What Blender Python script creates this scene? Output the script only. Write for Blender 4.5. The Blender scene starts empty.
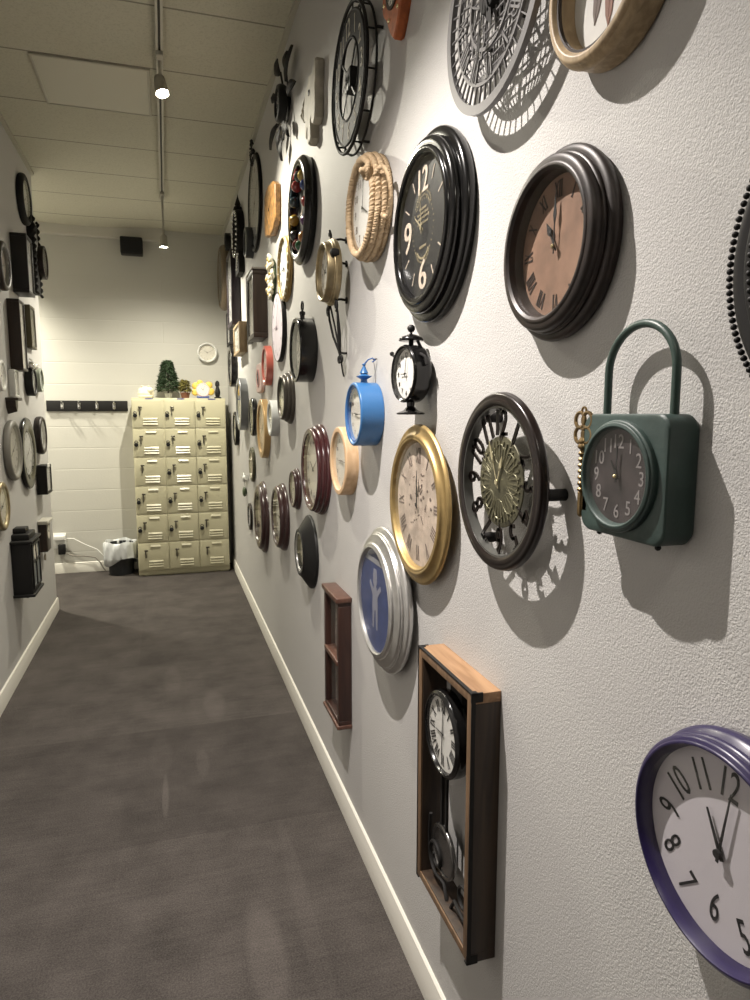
import bpy, bmesh, math, random
from mathutils import Matrix, Vector
random.seed(7)
PI = math.pi
SC = bpy.context.scene
COL = SC.collection
XR, XL, YB, ZC = 0.615, -0.89, 7.10, 3.33      # right wall, left wall, back wall, ceiling
YLEND = 5.74                                    # the left wall stops here, an alcove opens

# ------------------------------------------------------------------ materials
_m = {}
def mat(name, col, rough=.5, metal=0., var=0., vscale=20., bump=0., bscale=60., coat=0., spec=.5):
    if name in _m: return _m[name]
    m = bpy.data.materials.new(name); m.use_nodes = True
    nt = m.node_tree; b = nt.nodes['Principled BSDF']
    b.inputs['Base Color'].default_value = (*col, 1); b.inputs['Roughness'].default_value = rough
    b.inputs['Metallic'].default_value = metal; b.inputs['Coat Weight'].default_value = coat
    b.inputs['Specular IOR Level'].default_value = spec
    tc = nt.nodes.new('ShaderNodeTexCoord')
    if var:
        n = nt.nodes.new('ShaderNodeTexNoise'); n.inputs['Scale'].default_value = vscale; n.inputs['Detail'].default_value = 5
        r = nt.nodes.new('ShaderNodeValToRGB'); r.color_ramp.elements[0].position = .3; r.color_ramp.elements[1].position = .7
        r.color_ramp.elements[0].color = (*[c*(1-var) for c in col], 1); r.color_ramp.elements[1].color = (*[min(1, c*(1+var)) for c in col], 1)
        nt.links.new(tc.outputs['Object'], n.inputs['Vector']); nt.links.new(n.outputs['Fac'], r.inputs['Fac'])
        nt.links.new(r.outputs['Color'], b.inputs['Base Color'])
    if bump:
        n = nt.nodes.new('ShaderNodeTexNoise'); n.inputs['Scale'].default_value = bscale; n.inputs['Detail'].default_value = 3
        bp = nt.nodes.new('ShaderNodeBump'); bp.inputs['Strength'].default_value = bump; bp.inputs['Distance'].default_value = .004
        nt.links.new(tc.outputs['Object'], n.inputs['Vector']); nt.links.new(n.outputs['Fac'], bp.inputs['Height'])
        nt.links.new(bp.outputs['Normal'], b.inputs['Normal'])
    _m[name] = m
    return m

def wood(name, c0, c1, rough=.45, scale=6., axis=1):
    if name in _m: return _m[name]
    m = mat(name, c0, rough); nt = m.node_tree; b = nt.nodes['Principled BSDF']
    tc = nt.nodes.new('ShaderNodeTexCoord'); mp = nt.nodes.new('ShaderNodeMapping')
    s = [scale*6]*3; s[axis] = scale*.5; mp.inputs['Scale'].default_value = s
    n = nt.nodes.new('ShaderNodeTexNoise'); n.inputs['Scale'].default_value = 1.6; n.inputs['Detail'].default_value = 6; n.inputs['Distortion'].default_value = .7
    r = nt.nodes.new('ShaderNodeValToRGB'); r.color_ramp.elements[0].position = .35; r.color_ramp.elements[1].position = .68
    r.color_ramp.elements[0].color = (*c0, 1); r.color_ramp.elements[1].color = (*c1, 1)
    nt.links.new(tc.outputs['Object'], mp.inputs['Vector']); nt.links.new(mp.outputs['Vector'], n.inputs['Vector'])
    nt.links.new(n.outputs['Fac'], r.inputs['Fac']); nt.links.new(r.outputs['Color'], b.inputs['Base Color'])
    return m

def glassmat():
    m = bpy.data.materials.new('clock_glass'); m.use_nodes = True
    nt = m.node_tree; nt.nodes.clear()
    o = nt.nodes.new('ShaderNodeOutputMaterial'); mx = nt.nodes.new('ShaderNodeMixShader')
    t = nt.nodes.new('ShaderNodeBsdfTransparent'); g = nt.nodes.new('ShaderNodeBsdfGlossy'); f = nt.nodes.new('ShaderNodeFresnel')
    f.inputs['IOR'].default_value = 1.45; g.inputs['Roughness'].default_value = .04
    ge = nt.nodes.new('ShaderNodeNewGeometry'); k = nt.nodes.new('ShaderNodeMath'); k.operation = 'SUBTRACT'; k.inputs[0].default_value = 1; nt.links.new(ge.outputs['Backfacing'], k.inputs[1])
    k2 = nt.nodes.new('ShaderNodeMath'); k2.operation = 'MULTIPLY'; nt.links.new(k.outputs[0], k2.inputs[0]); nt.links.new(f.outputs[0], k2.inputs[1])
    nt.links.new(k2.outputs[0], mx.inputs[0]); nt.links.new(t.outputs[0], mx.inputs[1]); nt.links.new(g.outputs[0], mx.inputs[2])
    nt.links.new(mx.outputs[0], o.inputs['Surface'])
    return m
GLASS = glassmat()

def emit(name, col, s):
    m = bpy.data.materials.new(name); m.use_nodes = True
    b = m.node_tree.nodes['Principled BSDF']
    b.inputs['Base Color'].default_value = (.8, .8, .8, 1)
    b.inputs['Emission Color'].default_value = (*col, 1); b.inputs['Emission Strength'].default_value = s
    return m

BLACK = mat('black_lacquer', (.006, .0058, .0058), .2, coat=.1, spec=.4)
SATIN = mat('black_satin', (.009, .0085, .0085), .5, spec=.3)
IRON = mat('black_iron', (.016, .015, .0145), .65, 0, spec=.2)
BRONZE = mat('dark_bronze_lacquer', (.013, .008, .0065), .28, .2, .35, 30)
OLDBRN = mat('rubbed_dark_brown', (.020, .013, .0105), .45, .2, .5, 40)
BURG = mat('burgundy_lacquer', (.05, .010, .012), .25, coat=.4)
BURGD = mat('dark_burgundy', (.035, .012, .012), .3, coat=.3)
GOLD = mat('brushed_gold', (.38, .27, .115), .46, .75, .15, 30)
BRASS = mat('aged_brass', (.30, .24, .14), .38, .8, .25, 30)
BRASSD = mat('dull_brass', (.10, .095, .06), .4, .5, .4, 60)
SILV = mat('brushed_aluminium', (.56, .555, .54), .33, .88, .08, 40)
CHROME = mat('chrome', (.75, .75, .75), .12, 1.)
GUN = mat('gunmetal', (.10, .09, .08), .35, .7)
PEWT = mat('grey_plastic', (.06, .065, .07), .35)
BLUE = mat('blue_enamel', (.028, .125, .31), .35, coat=.2)
BLUED = mat('dark_blue_enamel', (.02, .08, .25), .4)
PURP = mat('purple_plastic', (.016, .010, .055), .33, coat=.25)
TEAL = mat('worn_green_paint', (.030, .053, .047), .5, 0, .18, 25, .15, 80)
PEACH = wood('peach_wood', (.55, .36, .20), (.66, .46, .28), .45)
TANRIM = wood('pale_tan_wood', (.30, .215, .12), (.46, .34, .20), .5, 10)
MAHOG = wood('mahogany', (.024, .010, .008), (.045, .020, .014), .35)
WALNUT = wood('walnut_stain', (.022, .014, .010), (.052, .032, .019), .5)
OAK = wood('raw_oak', (.22, .12, .058), (.36, .215, .115), .55, 6., 0)
DKWOOD = wood('dark_brown_wood', (.016, .009, .006), (.030, .017, .011), .4)
BURL = mat('amber_burl', (.33, .17, .055), .4, 0, .6, 35)
ROPE = mat('tan_rope', (.46, .34, .21), .8, 0, .12, 90)
COPPER = mat('orange_leather', (.42, .11, .030), .5, 0, .25, 50)
WHITE = mat('white_dial', (.72, .71, .67), .6)
OFFW = mat('cream_dial', (.66, .63, .55), .6, 0, .04, 30)
GREYD = mat('grey_dial', (.42, .42, .42), .5)
LAV = mat('lavender_dial', (.66, .60, .66), .6, 0, .06, 18)
AGED = mat('mottled_parchment', (.45, .37, .30), .65, 0, .32, 26)
TANDIAL = mat('copper_tan_dial', (.22, .13, .085), .6, 0, .25, 28)
BLKDIAL = mat('black_dial', (.016, .016, .016), .45)
BROWNDIAL = mat('smoky_brown_dial', (.045, .036, .036), .5, 0, .55, 22)
INK = mat('black_ink', (.012, .012, .012), .6)
GREYINK = mat('faded_brown_ink', (.16, .12, .10), .7)
CREAM = mat('cream_ink', (.47, .40, .32), .6)
PALE = mat('pale_ink', (.60, .58, .56), .6)
GOLDINK = mat('gold_ink', (.27, .23, .14), .6)
BLUEDIAL = mat('blue_print', (.040, .062, .17), .55, 0, .15, 25)
WHITEP = mat('white_plastic', (.74, .74, .71), .4)
CREAMP = mat('cream_china', (.80, .74, .58), .4)
YELL = mat('yellow_petal', (.75, .52, .10), .5)
PINK = mat('pink_paint', (.60, .30, .29), .5)
RED = mat('red_enamel', (.42, .10, .075), .35, coat=.2)
GREENP = mat('dark_green_paint', (.05, .075, .03), .5)
LEAF = mat('green_needles', (.026, .052, .020), .7, 0, .4, 60)
PALEWD = mat('weathered_pale_wood', (.42, .39, .32), .7, 0, .25, 14)
GREYMET = mat('grey_painted_steel', (.17, .165, .165), .45, .5)
LOCKM = mat('beige_locker_enamel', (.52, .49, .34), .32, coat=.2)
LATCH = mat('dark_steel_latch', (.16, .15, .12), .35, .8)
STUD = mat('gold_stud', (.75, .62, .35), .25, .9)

# ------------------------------------------------------------------ mesh builder
_glyph = {}
def glyph(s):
    if s in _glyph: return _glyph[s]
    c = bpy.data.curves.new('t', 'FONT'); c.body = s; c.size = 1; c.align_x = 'CENTER'; c.align_y = 'CENTER'; c.resolution_u = 3
    o = bpy.data.objects.new('t', c); COL.objects.link(o)
    me = o.evaluated_get(bpy.context.evaluated_depsgraph_get()).to_mesh()
    vs = [tuple(v.co) for v in me.vertices]; fs = [tuple(p.vertices) for p in me.polygons]
    xs = [v[0] for v in vs]; ys = [v[1] for v in vs]
    cx, cy = (min(xs)+max(xs))/2, (min(ys)+max(ys))/2; h = max(ys)-min(ys); w = max(xs)-min(xs)
    vs = [((v[0]-cx)/h, (v[1]-cy)/h) for v in vs]
    bpy.data.objects.remove(o); bpy.data.curves.remove(c)
    _glyph[s] = (vs, fs, w/h)
    return _glyph[s]

class MB:
    def __init__(s): s.v = []; s.f = []
    def add(s, vs, fs):
        n = len(s.v); s.v += [tuple(v) for v in vs]; s.f += [tuple(i+n for i in f) for f in fs]; return s
    def box(s, x0, x1, y0, y1, z0, z1):
        return s.add([(x, y, z) for x in (x0, x1) for y in (y0, y1) for z in (z0, z1)],
                     [(0, 1, 3, 2), (4, 6, 7, 5), (0, 4, 5, 1), (2, 3, 7, 6), (0, 2, 6, 4), (1, 5, 7, 3)])
    def bbox(s, x0, x1, y0, y1, z0, z1, b=.004):      # bevelled box
        bm = bmesh.new(); bmesh.ops.create_cube(bm, size=1)
        for v in bm.verts: v.co = ((x0+x1)/2+v.co.x*(x1-x0), (y0+y1)/2+v.co.y*(y1-y0), (z0+z1)/2+v.co.z*(z1-z0))
        bmesh.ops.bevel(bm, geom=bm.edges[:], offset=b, segments=3, profile=.5, affect='EDGES')
        bm.verts.index_update(); s.add([v.co[:] for v in bm.verts], [[v.index for v in f.verts] for f in bm.faces]); bm.free(); return s
    def lathe(s, prof, n=72, cx=0, cy=0, cz=0, sx=1, sy=1, axis='z', close=False):
        rows = []; vs = []; fs = []
        for r, z in prof:
            if r < 1e-6: rows.append([len(vs)]); vs.append((0, 0, z))
            else:
                rows.append(list(range(len(vs), len(vs)+n)))
                for i in range(n): a = 2*PI*i/n; vs.append((r*math.cos(a)*sx, r*math.sin(a)*sy, z))
        if close: rows.append(rows[0])
        for A, B in zip(rows, rows[1:]):
            for i in range(n):
                j = (i+1) % n
                if len(A) == 1 and len(B) == 1: continue
                if len(A) == 1: fs.append((A[0], B[i], B[j]))
                elif len(B) == 1: fs.append((A[i], A[j], B[0]))
                else: fs.append((A[i], A[j], B[j], B[i]))
        if axis == 'y': vs = [(x, z, -y) for x, y, z in vs]
        if axis == 'x': vs = [(z, x, y) for x, y, z in vs]
        return s.add([(x+cx, y+cy, z+cz) for x, y, z in vs], fs)
    def disc(s, r, z, n=64, cx=0, cy=0, t=.0012, sx=1, sy=1):
        return s.lathe([(0, z), (r, z), (r, z+t), (0, z+t)], n, cx, cy, 0, sx, sy)
    def ring(s, r0, r1, z0, z1, n=72, cx=0, cy=0):
        return s.lathe([(r0, z0), (r1, z0), (r1, z1), (r0, z1)], n, cx, cy, close=True)
    def sphere(s, r, cx=0, cy=0, cz=0, sx=1, sy=1, sz=1, n=20):
        return s.add(*[(lambda L: ([(x*sx+cx, y*sy+cy, z*sz+cz) for x, y, z in L.v], L.f))(MB().lathe([(r*math.sin(PI*i/(n//2)), -r*math.cos(PI*i/(n//2))) for i in range(n//2+1)], n))][0])
    def tube(s, pts, r, n=8, closed=False, cap=True):
        pts = [Vector(p) for p in pts]; N = len(pts); vs = []; fs = []
        rr = r if isinstance(r, (list, tuple)) else [r]*N
        up = Vector((0, 0, 1)); prev = None
        for i, p in enumerate(pts):
            a = pts[(i-1) % N] if (closed or i) else p; b = pts[(i+1) % N] if (closed or i < N-1) else p
            t = (b-a)
            t = t.normalized() if t.length > 1e-9 else Vector((1, 0, 0))
            if prev is None:
                prev = t.cross(up if abs(t.dot(up)) < .95 else Vector((1, 0, 0))).normalized()
            nrm = (prev-t*prev.dot(t)).normalized(); prev = nrm; bi = t.cross(nrm)
            for k in range(n):
                q = 2*PI*k/n; vs.append(p+(nrm*math.cos(q)+bi*math.sin(q))*rr[i])
        for i in range(N if closed else N-1):
            j = (i+1) % N
            for k in range(n): l = (k+1) % n; fs.append((i*n+k, i*n+l, j*n+l, j*n+k))
        if not closed and cap: fs += [tuple(range(n))[::-1], tuple(range((N-1)*n, N*n))]
        return s.add(vs, fs)
    def circ(s, R, r, z, n=64, m=8, cx=0, cy=0):
        return s.tube([(cx+R*math.cos(2*PI*i/n), cy+R*math.sin(2*PI*i/n), z) for i in range(n)], r, m, True)
    def poly(s, pts, z0, z1):
        n = len(pts)
        return s.add([(x, y, z0) for x, y in pts]+[(x, y, z1) for x, y in pts],
                     [tuple(range(n))[::-1], tuple(range(n, 2*n))]+[(i, (i+1) % n, n+(i+1) % n, n+i) for i in range(n)])
    def bar(s, x0, y0, x1, y1, w, z0, z1, w2=None):
        d = Vector((x1-x0, y1-y0)); L = d.length or 1e-6; nx, ny = -d.y/L, d.x/L; a = w/2; b = (w if w2 is None else w2)/2
        return s.poly([(x0-nx*a, y0-ny*a), (x1-nx*b, y1-ny*b), (x1+nx*b, y1+ny*b), (x0+nx*a, y0+ny*a)], z0, z1)
    def text(s, t, x, y, h, z, th=.0006, rot=0., wx=1.):
        vs, fs, w = glyph(t); c, q = math.cos(rot), math.sin(rot); n = len(vs)
        P = [(x+(a*wx*c-b*q)*h, y+(a*wx*q+b*c)*h) for a, b in vs]
        top = [(px, py, z+th) for px, py in P]; s.add(top, fs)
        ed = {}
        for f in fs:
            for i in range(len(f)):
                e = (f[i], f[(i+1) % len(f)]); ed[e] = 1
        m = len(s.v); s.v += [(px, py, z) for px, py in P]
        for a, b in ed:
            if (b, a) not in ed: s.f.append((m-n+a, m-n+b, m+b, m+a))
        return s
    def roman(s, t, x, y, h, z, th=.0006, rot=0., wt=1.):
        c, q = math.cos(rot), math.sin(rot); u = h*.30; L = []; cur = 0
        for ch in t:
            w = {'I': .75, 'V': 1.5, 'X': 1.6}[ch]*u
            L.append((ch, cur+w/2, w)); cur += w
        def B(x0, y0, x1, y1, w):
            x0 -= cur/2; x1 -= cur/2
            s.bar(x+x0*c-y0*q, y+x0*q+y0*c, x+x1*c-y1*q, y+x1*q+y1*c, w*wt, z, z+th)
        for ch, p, w in L:
            a, b = -h/2, h/2
            if ch == 'I': B(p, a, p, b, u*.38); B(p-u*.3, a, p+u*.3, a, u*.12); B(p-u*.3, b, p+u*.3, b, u*.12)
            elif ch == 'V': B(p-w*.36, b, p, a, u*.38); B(p+w*.36, b, p, a, u*.16); B(p-w*.5, b, p-w*.2, b, u*.12); B(p+w*.2, b, p+w*.5, b, u*.12)
            else: B(p-w*.36, b, p+w*.36, a, u*.38); B(p+w*.36, b, p-w*.36, a, u*.16)
        return s
    def build(s, name, m, parent=None, smooth=35., loc=None):
        me = bpy.data.meshes.new(name); me.from_pydata(s.v, [], s.f); me.validate()
        bm = bmesh.new(); bm.from_mesh(me); bmesh.ops.remove_doubles(bm, verts=bm.verts, dist=1e-6)
        bmesh.ops.recalc_face_normals(bm, faces=bm.faces); bm.to_mesh(me); bm.free()
        if smooth:
            me.polygons.foreach_set('use_smooth', [True]*len(me.polygons)); me.set_sharp_from_angle(angle=math.radians(smooth))
        me.materials.append(m)
        o = bpy.data.objects.new(name, me); COL.objects.link(o)
        if parent: o.parent = parent
        if loc: o.location = loc
        return o

def struct(name, mb, m, smooth=None):
    o = mb.build(name, m, None, smooth); o['kind'] = 'structure'; return o
WM = {'R': Matrix(((0, 0, -1), (-1, 0, 0), (0, 1, 0))), 'L': Matrix(((0, 0, 1), (1, 0, 0), (0, 1, 0))),
      'B': Matrix(((1, 0, 0), (0, 0, -1), (0, 1, 0))), 'F': Matrix.Identity(3)}
def thing(name, label, cat, loc, wall='F', group=None, rot=0.):
    o = bpy.data.objects.new(name, None); COL.objects.link(o); o.empty_display_size = .05
    M = WM[wall].to_4x4() @ Matrix.Rotation(rot, 4, 'Z')
    o.matrix_world = Matrix.Translation(loc) @ M
    o['label'] = label; o['category'] = cat
    if group: o['group'] = group
    return o
def onwall(w, y, z):
    return {'R': (XR, y, z), 'L': (XL, y, z), 'B': (y, YB, z)}[w]
GR = {'R': 'clocks on the right wall', 'L': 'clocks on the left wall', 'B': None}
def tag(o, label): o['label'] = label; return o

# ------------------------------------------------------------------ clock parts
def arc(p0, p1, h, n=7):
    d = Vector((p1[0]-p0[0], p1[1]-p0[1])); L = d.length; nr = Vector((d.y, -d.x))/L
    return [(p0[0]+d.x*t+nr.x*4*h*t*(1-t), p0[1]+d.y*t+nr.y*4*h*t*(1-t)) for t in [i/n for i in range(n+1)]]
def prof(*ops):
    P = [ops[0][:2]]
    for o in ops[1:]:
        if len(o) == 3: P += arc(P[-1], o[:2], o[2])[1:]
        else: P.append(o)
    return P
def case_profile(kind, r, d, k, ri, zd):
    rf = r*k
    if kind == 'drum':
        P = prof((r, 0), (r, d-.006), (r-.006, d, .002), (ri+.003, d), (ri, d-.004), (ri, zd))
    elif kind == 'dish':
        P = prof((r*.97, 0), (r, d*.15), (r, d*.3, .001), (r*.97, d*.42), (rf, d, .006), (rf*.97, d, .0015), (ri, zd+.002, .004), (ri, zd))
    elif kind == 'cone':
        P = prof((r, 0), (r, .008), (r*.99, .012), (rf*1.02, d-.004), (rf, d, .002), (ri+.004, d), (ri, zd+.004), (ri, zd))
    elif kind == 'torus':
        P = prof((r*.93, 0), (r, d*.5, .004), (rf, d, .006), (ri, d*.6, .005), (ri, zd))
    elif kind[:5] == 'rings':
        n = int(kind[5:]); P = [(r, 0)]
        for i in range(n):
            t1 = (i+1)/n; a = (r+(rf-r)*t1, d*t1)
            P += arc(P[-1], a, .20*math.dist(P[-1], a))[1:]
            if i < n-1: P.append((a[0]-.002, a[1]-.0005))
        P += prof(P[-1], (ri+.004, d-.003), (ri+.001, zd+.004, .001), (ri, zd))[1:]
    return [(0, 0)]+P+[(0, zd)]

def hand(mb, ang, L, w, z, tail=.2, style='bar'):
    a = math.radians(ang*30); sx, sy = math.sin(a), math.cos(a)
    if style == 'spade':
        mb.bar(-sx*L*tail, -sy*L*tail, sx*L*.55, sy*L*.55, w*.45, z, z+.001)
        mb.bar(sx*L*.45, sy*L*.45, sx*L*.62, sy*L*.62, w*.5, z, z+.001, w*1.7)
        mb.bar(sx*L*.62, sy*L*.62, sx*L, sy*L, w*1.7, z, z+.001, w*.1)
    else:
        mb.bar(-sx*L*tail, -sy*L*tail, sx*L, sy*L, w, z, z+.001, w*.45)
def hands(t, z, L, hm, m=INK, style='bar', w=.05):
    mb = MB(); hand(mb, hm[0], L*.62, L*w*1.4, z, .18, style); mb.build('hour_hand', m, t, None)
    mb = MB(); hand(mb, hm[1], L, L*w, z+.0015, .15, style); mb.disc(L*.06, z+.0027, 16); mb.build('minute_hand', m, t, None)
ROM = ['XII', 'I', 'II', 'III', 'IIII', 'V', 'VI', 'VII', 'VIII', 'IX', 'X', 'XI']
def numerals(t, z, R, h, kind, m=INK, which=range(12), radial=False, wx=1., sx=1, sy=1):
    mb = MB()
    for i in which:
        a = 2*PI*i/12; x, y = R*math.sin(a)*sx, R*math.cos(a)*sy
        if kind == 'roman': mb.roman(ROM[i], x, y, h, z, rot=-a)
        elif kind == 'arabic': mb.text(str(i or 12), x, y, h, z, rot=-a if radial else 0, wx=wx)
        else: mb.bar(x-math.sin(a)*h/2, y-math.cos(a)*h/2, x+math.sin(a)*h/2, y+math.cos(a)*h/2, h*.28, z, z+.0006)
    mb.build('numerals', m, t, None)
def minutes(t, z, R, m=INK, h=.004, w=.001):
    mb = MB(); 
    for i in range(60):
        a = 2*PI*i/60; mb.bar(R*math.sin(a), R*math.cos(a), (R+h)*math.sin(a), (R+h)*math.cos(a), w if i % 5 else w*2, z, z+.0005)
    mb.build('minute_track', m, t, None)

def rclock(label, w, y, z, r, d, k=.9, kind='drum', case=BLACK, dial=WHITE, ri=None, zd=None, num='ticks', nh=.12, nr=.8,
           ink=INK, hm=(10.2, 2), hstyle='bar', hw=.05, glass=True, name='wall_clock', n=72, track=False, which=range(12), radial=False, hm_mat=None, sy=1.):
    t = thing(name, label, 'clock', onwall(w, y, z), w, GR[w])
    ri = ri or r*k-.010; zd = d*.55 if zd is None else zd
    MB().lathe(case_profile(kind, r, d, k, ri, zd), n, sy=sy).build('case', case, t, 30)
    MB().disc(ri*.998, zd+.0003, n, sy=sy).build('dial', dial, t)
    zz = zd+.0018
    if num: numerals(t, zz, ri*nr, ri*nh*2 if num != 'ticks' else ri*nh, num, ink, which, radial, sy=sy)
    if track: minutes(t, zz, ri*.95, ink)
    if hm: hands(t, zz+.003, ri*.72, hm, hm_mat or ink, hstyle, hw)
    if glass: MB().disc(ri+.002, d-.007 if d-.007 > zz+.008 else zz+.008, n, t=.001, sy=sy).build('glass', GLASS, t)
    t['_z'] = zz; t['_ri'] = ri; 
    return t
def framebars(mb, x0, x1, y0, y1, w, z0, z1, b=.003):
    mb.bbox(x0, x1, y1-w, y1, z0, z1, b).bbox(x0, x1, y0, y0+w, z0, z1, b).bbox(x0, x0+w, y0+w*.98, y1-w*.98, z0, z1, b).bbox(x1-w, x1, y0+w*.98, y1-w*.98, z0, z1, b)
    return mb
def bclock(label, w, y0, y1, z0, z1, d, frame=DKWOOD, dial=WHITE, name='square_wall_clock', fw=.14, num='ticks', hm=(9, 12.2), ink=INK, dr=.8, glass=True, panel=None, inset=.012):
    """box shaped clock: a frame round a recessed panel with a dial on it"""
    t = thing(name, label, 'clock', onwall(w, (y0+y1)/2, (z0+z1)/2), w, GR[w])
    W, H = (y1-y0)/2, (z1-z0)/2; f = fw*min(W, H)*2*.7; zp = max(d-inset, .006)
    mb = MB(); framebars(mb, -W, W, -H, H, f, 0, d, min(.004, f*.3)); mb.build('frame', frame, t)
    MB().box(-W+f*.9, W-f*.9, -H+f*.9, H-f*.9, .001, zp).build('back_panel', panel or dial, t, None)
    R = min(W, H)-f; R *= dr; cy = (H-f-R)*.8 if H > W*1.25 else 0
    MB().disc(R, zp, 48, 0, cy).build('dial', dial, t)
    mb = MB()
    for i in range(12):
        a = i*PI/6; mb.bar(R*.72*math.sin(a), cy+R*.72*math.cos(a), R*.9*math.sin(a), cy+R*.9*math.cos(a), R*.06, zp+.0015, zp+.002)
    mb.build('numerals', ink, t, None)
    for nm, a, L in (('hour_hand', hm[0], .5), ('minute_hand', hm[1], .75)):
        q = a*PI/6; MB().bar(0, cy, R*L*math.sin(q), cy+R*L*math.cos(q), R*.06, zp+.003, zp+.004).build(nm, ink, t, None)
    if glass: MB().box(-W+f*.9, W-f*.9, -H+f*.9, H-f*.9, d-.005, d-.004).build('glass', GLASS, t, None)
    return t

# ------------------------------------------------------------------ room materials
def N(nt, typ, **kw):
    n = nt.nodes.new(typ)
    for k, v in kw.items(): n.inputs[k].default_value = v
    return n
def mathn(nt, op, a, b=None, c=None):
    n = nt.nodes.new('ShaderNodeMath'); n.operation = op
    for i, x in enumerate((a, b, c)):
        if x is None: continue
        if isinstance(x, (int, float)): n.inputs[i].default_value = x
        else: nt.links.new(x, n.inputs[i])
    return n.outputs[0]
def wallmat():
    m = mat('orange_peel_wall_paint', (.49, .48, .465), .62); nt = m.node_tree; b = nt.nodes['Principled BSDF']
    g = nt.nodes.new('ShaderNodeNewGeometry')
    n1 = N(nt, 'ShaderNodeTexNoise', Scale=380., Detail=2.); n2 = N(nt, 'ShaderNodeTexNoise', Scale=210., Detail=2.)
    for n in (n1, n2): nt.links.new(g.outputs['Position'], n.inputs['Vector'])
    h = mathn(nt, 'ADD', n1.outputs['Fac'], mathn(nt, 'MULTIPLY', n2.outputs['Fac'], .8))
    bp = N(nt, 'ShaderNodeBump', Strength=.7, Distance=.0016); nt.links.new(h, bp.inputs['Height']); nt.links.new(bp.outputs['Normal'], b.inputs['Normal'])
    return m
def blockmat():
    m = mat('painted_block_wall', (.52, .51, .465), .5); nt = m.node_tree; b = nt.nodes['Principled BSDF']
    g = nt.nodes.new('ShaderNodeNewGeometry'); sp = nt.nodes.new('ShaderNodeSeparateXYZ'); nt.links.new(g.outputs['Position'], sp.inputs[0])
    cb = nt.nodes.new('ShaderNodeCombineXYZ'); nt.links.new(sp.outputs['X'], cb.inputs[0]); nt.links.new(sp.outputs['Z'], cb.inputs[1])
    br = N(nt, 'ShaderNodeTexBrick', Scale=1.); br.inputs['Brick Width'].default_value = 60.; br.inputs['Row Height'].default_value = .205
    br.inputs['Mortar Size'].default_value = .006; br.inputs['Mortar Smooth'].default_value = .7
    br.inputs['Color1'].default_value = (1, 1, 1, 1); br.inputs['Color2'].default_value = (1, 1, 1, 1); br.inputs['Mortar'].default_value = (0, 0, 0, 1)
    nt.links.new(cb.outputs[0], br.inputs['Vector'])
    n1 = N(nt, 'ShaderNodeTexNoise', Scale=60., Detail=3.); nt.links.new(g.outputs['Position'], n1.inputs['Vector'])
    h = mathn(nt, 'ADD', br.outputs['Color'], mathn(nt, 'MULTIPLY', n1.outputs['Fac'], .25))
    bp = N(nt, 'ShaderNodeBump', Strength=.3, Distance=.004); nt.links.new(h, bp.inputs['Height']); nt.links.new(bp.outputs['Normal'], b.inputs['Normal'])
    return m
def ceilmat():
    m = mat('ceiling_tiles', (.46, .44, .36), .85); nt = m.node_tree; b = nt.nodes['Principled BSDF']
    g = nt.nodes.new('ShaderNodeNewGeometry'); sp = nt.nodes.new('ShaderNodeSeparateXYZ'); nt.links.new(g.outputs['Position'], sp.inputs[0])
    def line(c, off, per, w):
        f = mathn(nt, 'FRACT', mathn(nt, 'DIVIDE', mathn(nt, 'ADD', c, off), per))
        d = mathn(nt, 'ABSOLUTE', mathn(nt, 'SUBTRACT', f, .5))
        return mathn(nt, 'GREATER_THAN', d, .5-w/per)
    ly = line(sp.outputs['Y'], 10*.57-3.90+.57*10, .57, .006)
    pits = N(nt, 'ShaderNodeTexNoise', Scale=95., Detail=4., Roughness=.7); nt.links.new(g.outputs['Position'], pits.inputs['Vector'])
    big = N(nt, 'ShaderNodeTexNoise', Scale=2.2, Detail=3.); nt.links.new(g.outputs['Position'], big.inputs['Vector'])
    r = nt.nodes.new('ShaderNodeValToRGB'); r.color_ramp.elements[0].position = .36; r.color_ramp.elements[1].position = .5
    r.color_ramp.elements[0].color = (.46, .44, .35, 1); r.color_ramp.elements[1].color = (.54, .52, .42, 1)
    nt.links.new(pits.outputs['Fac'], r.inputs['Fac'])
    mx = nt.nodes.new('ShaderNodeMix'); mx.data_type = 'RGBA'; nt.links.new(ly, mx.inputs[0]); nt.links.new(r.outputs['Color'], mx.inputs[6]); mx.inputs[7].default_value = (.24, .225, .18, 1)
    nt.links.new(mx.outputs[2], b.inputs['Base Color'])
    bp = N(nt, 'ShaderNodeBump', Strength=.3, Distance=.003); nt.links.new(pits.outputs['Fac'], bp.inputs['Height']); nt.links.new(bp.outputs['Normal'], b.inputs['Normal'])
    return m
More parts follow.
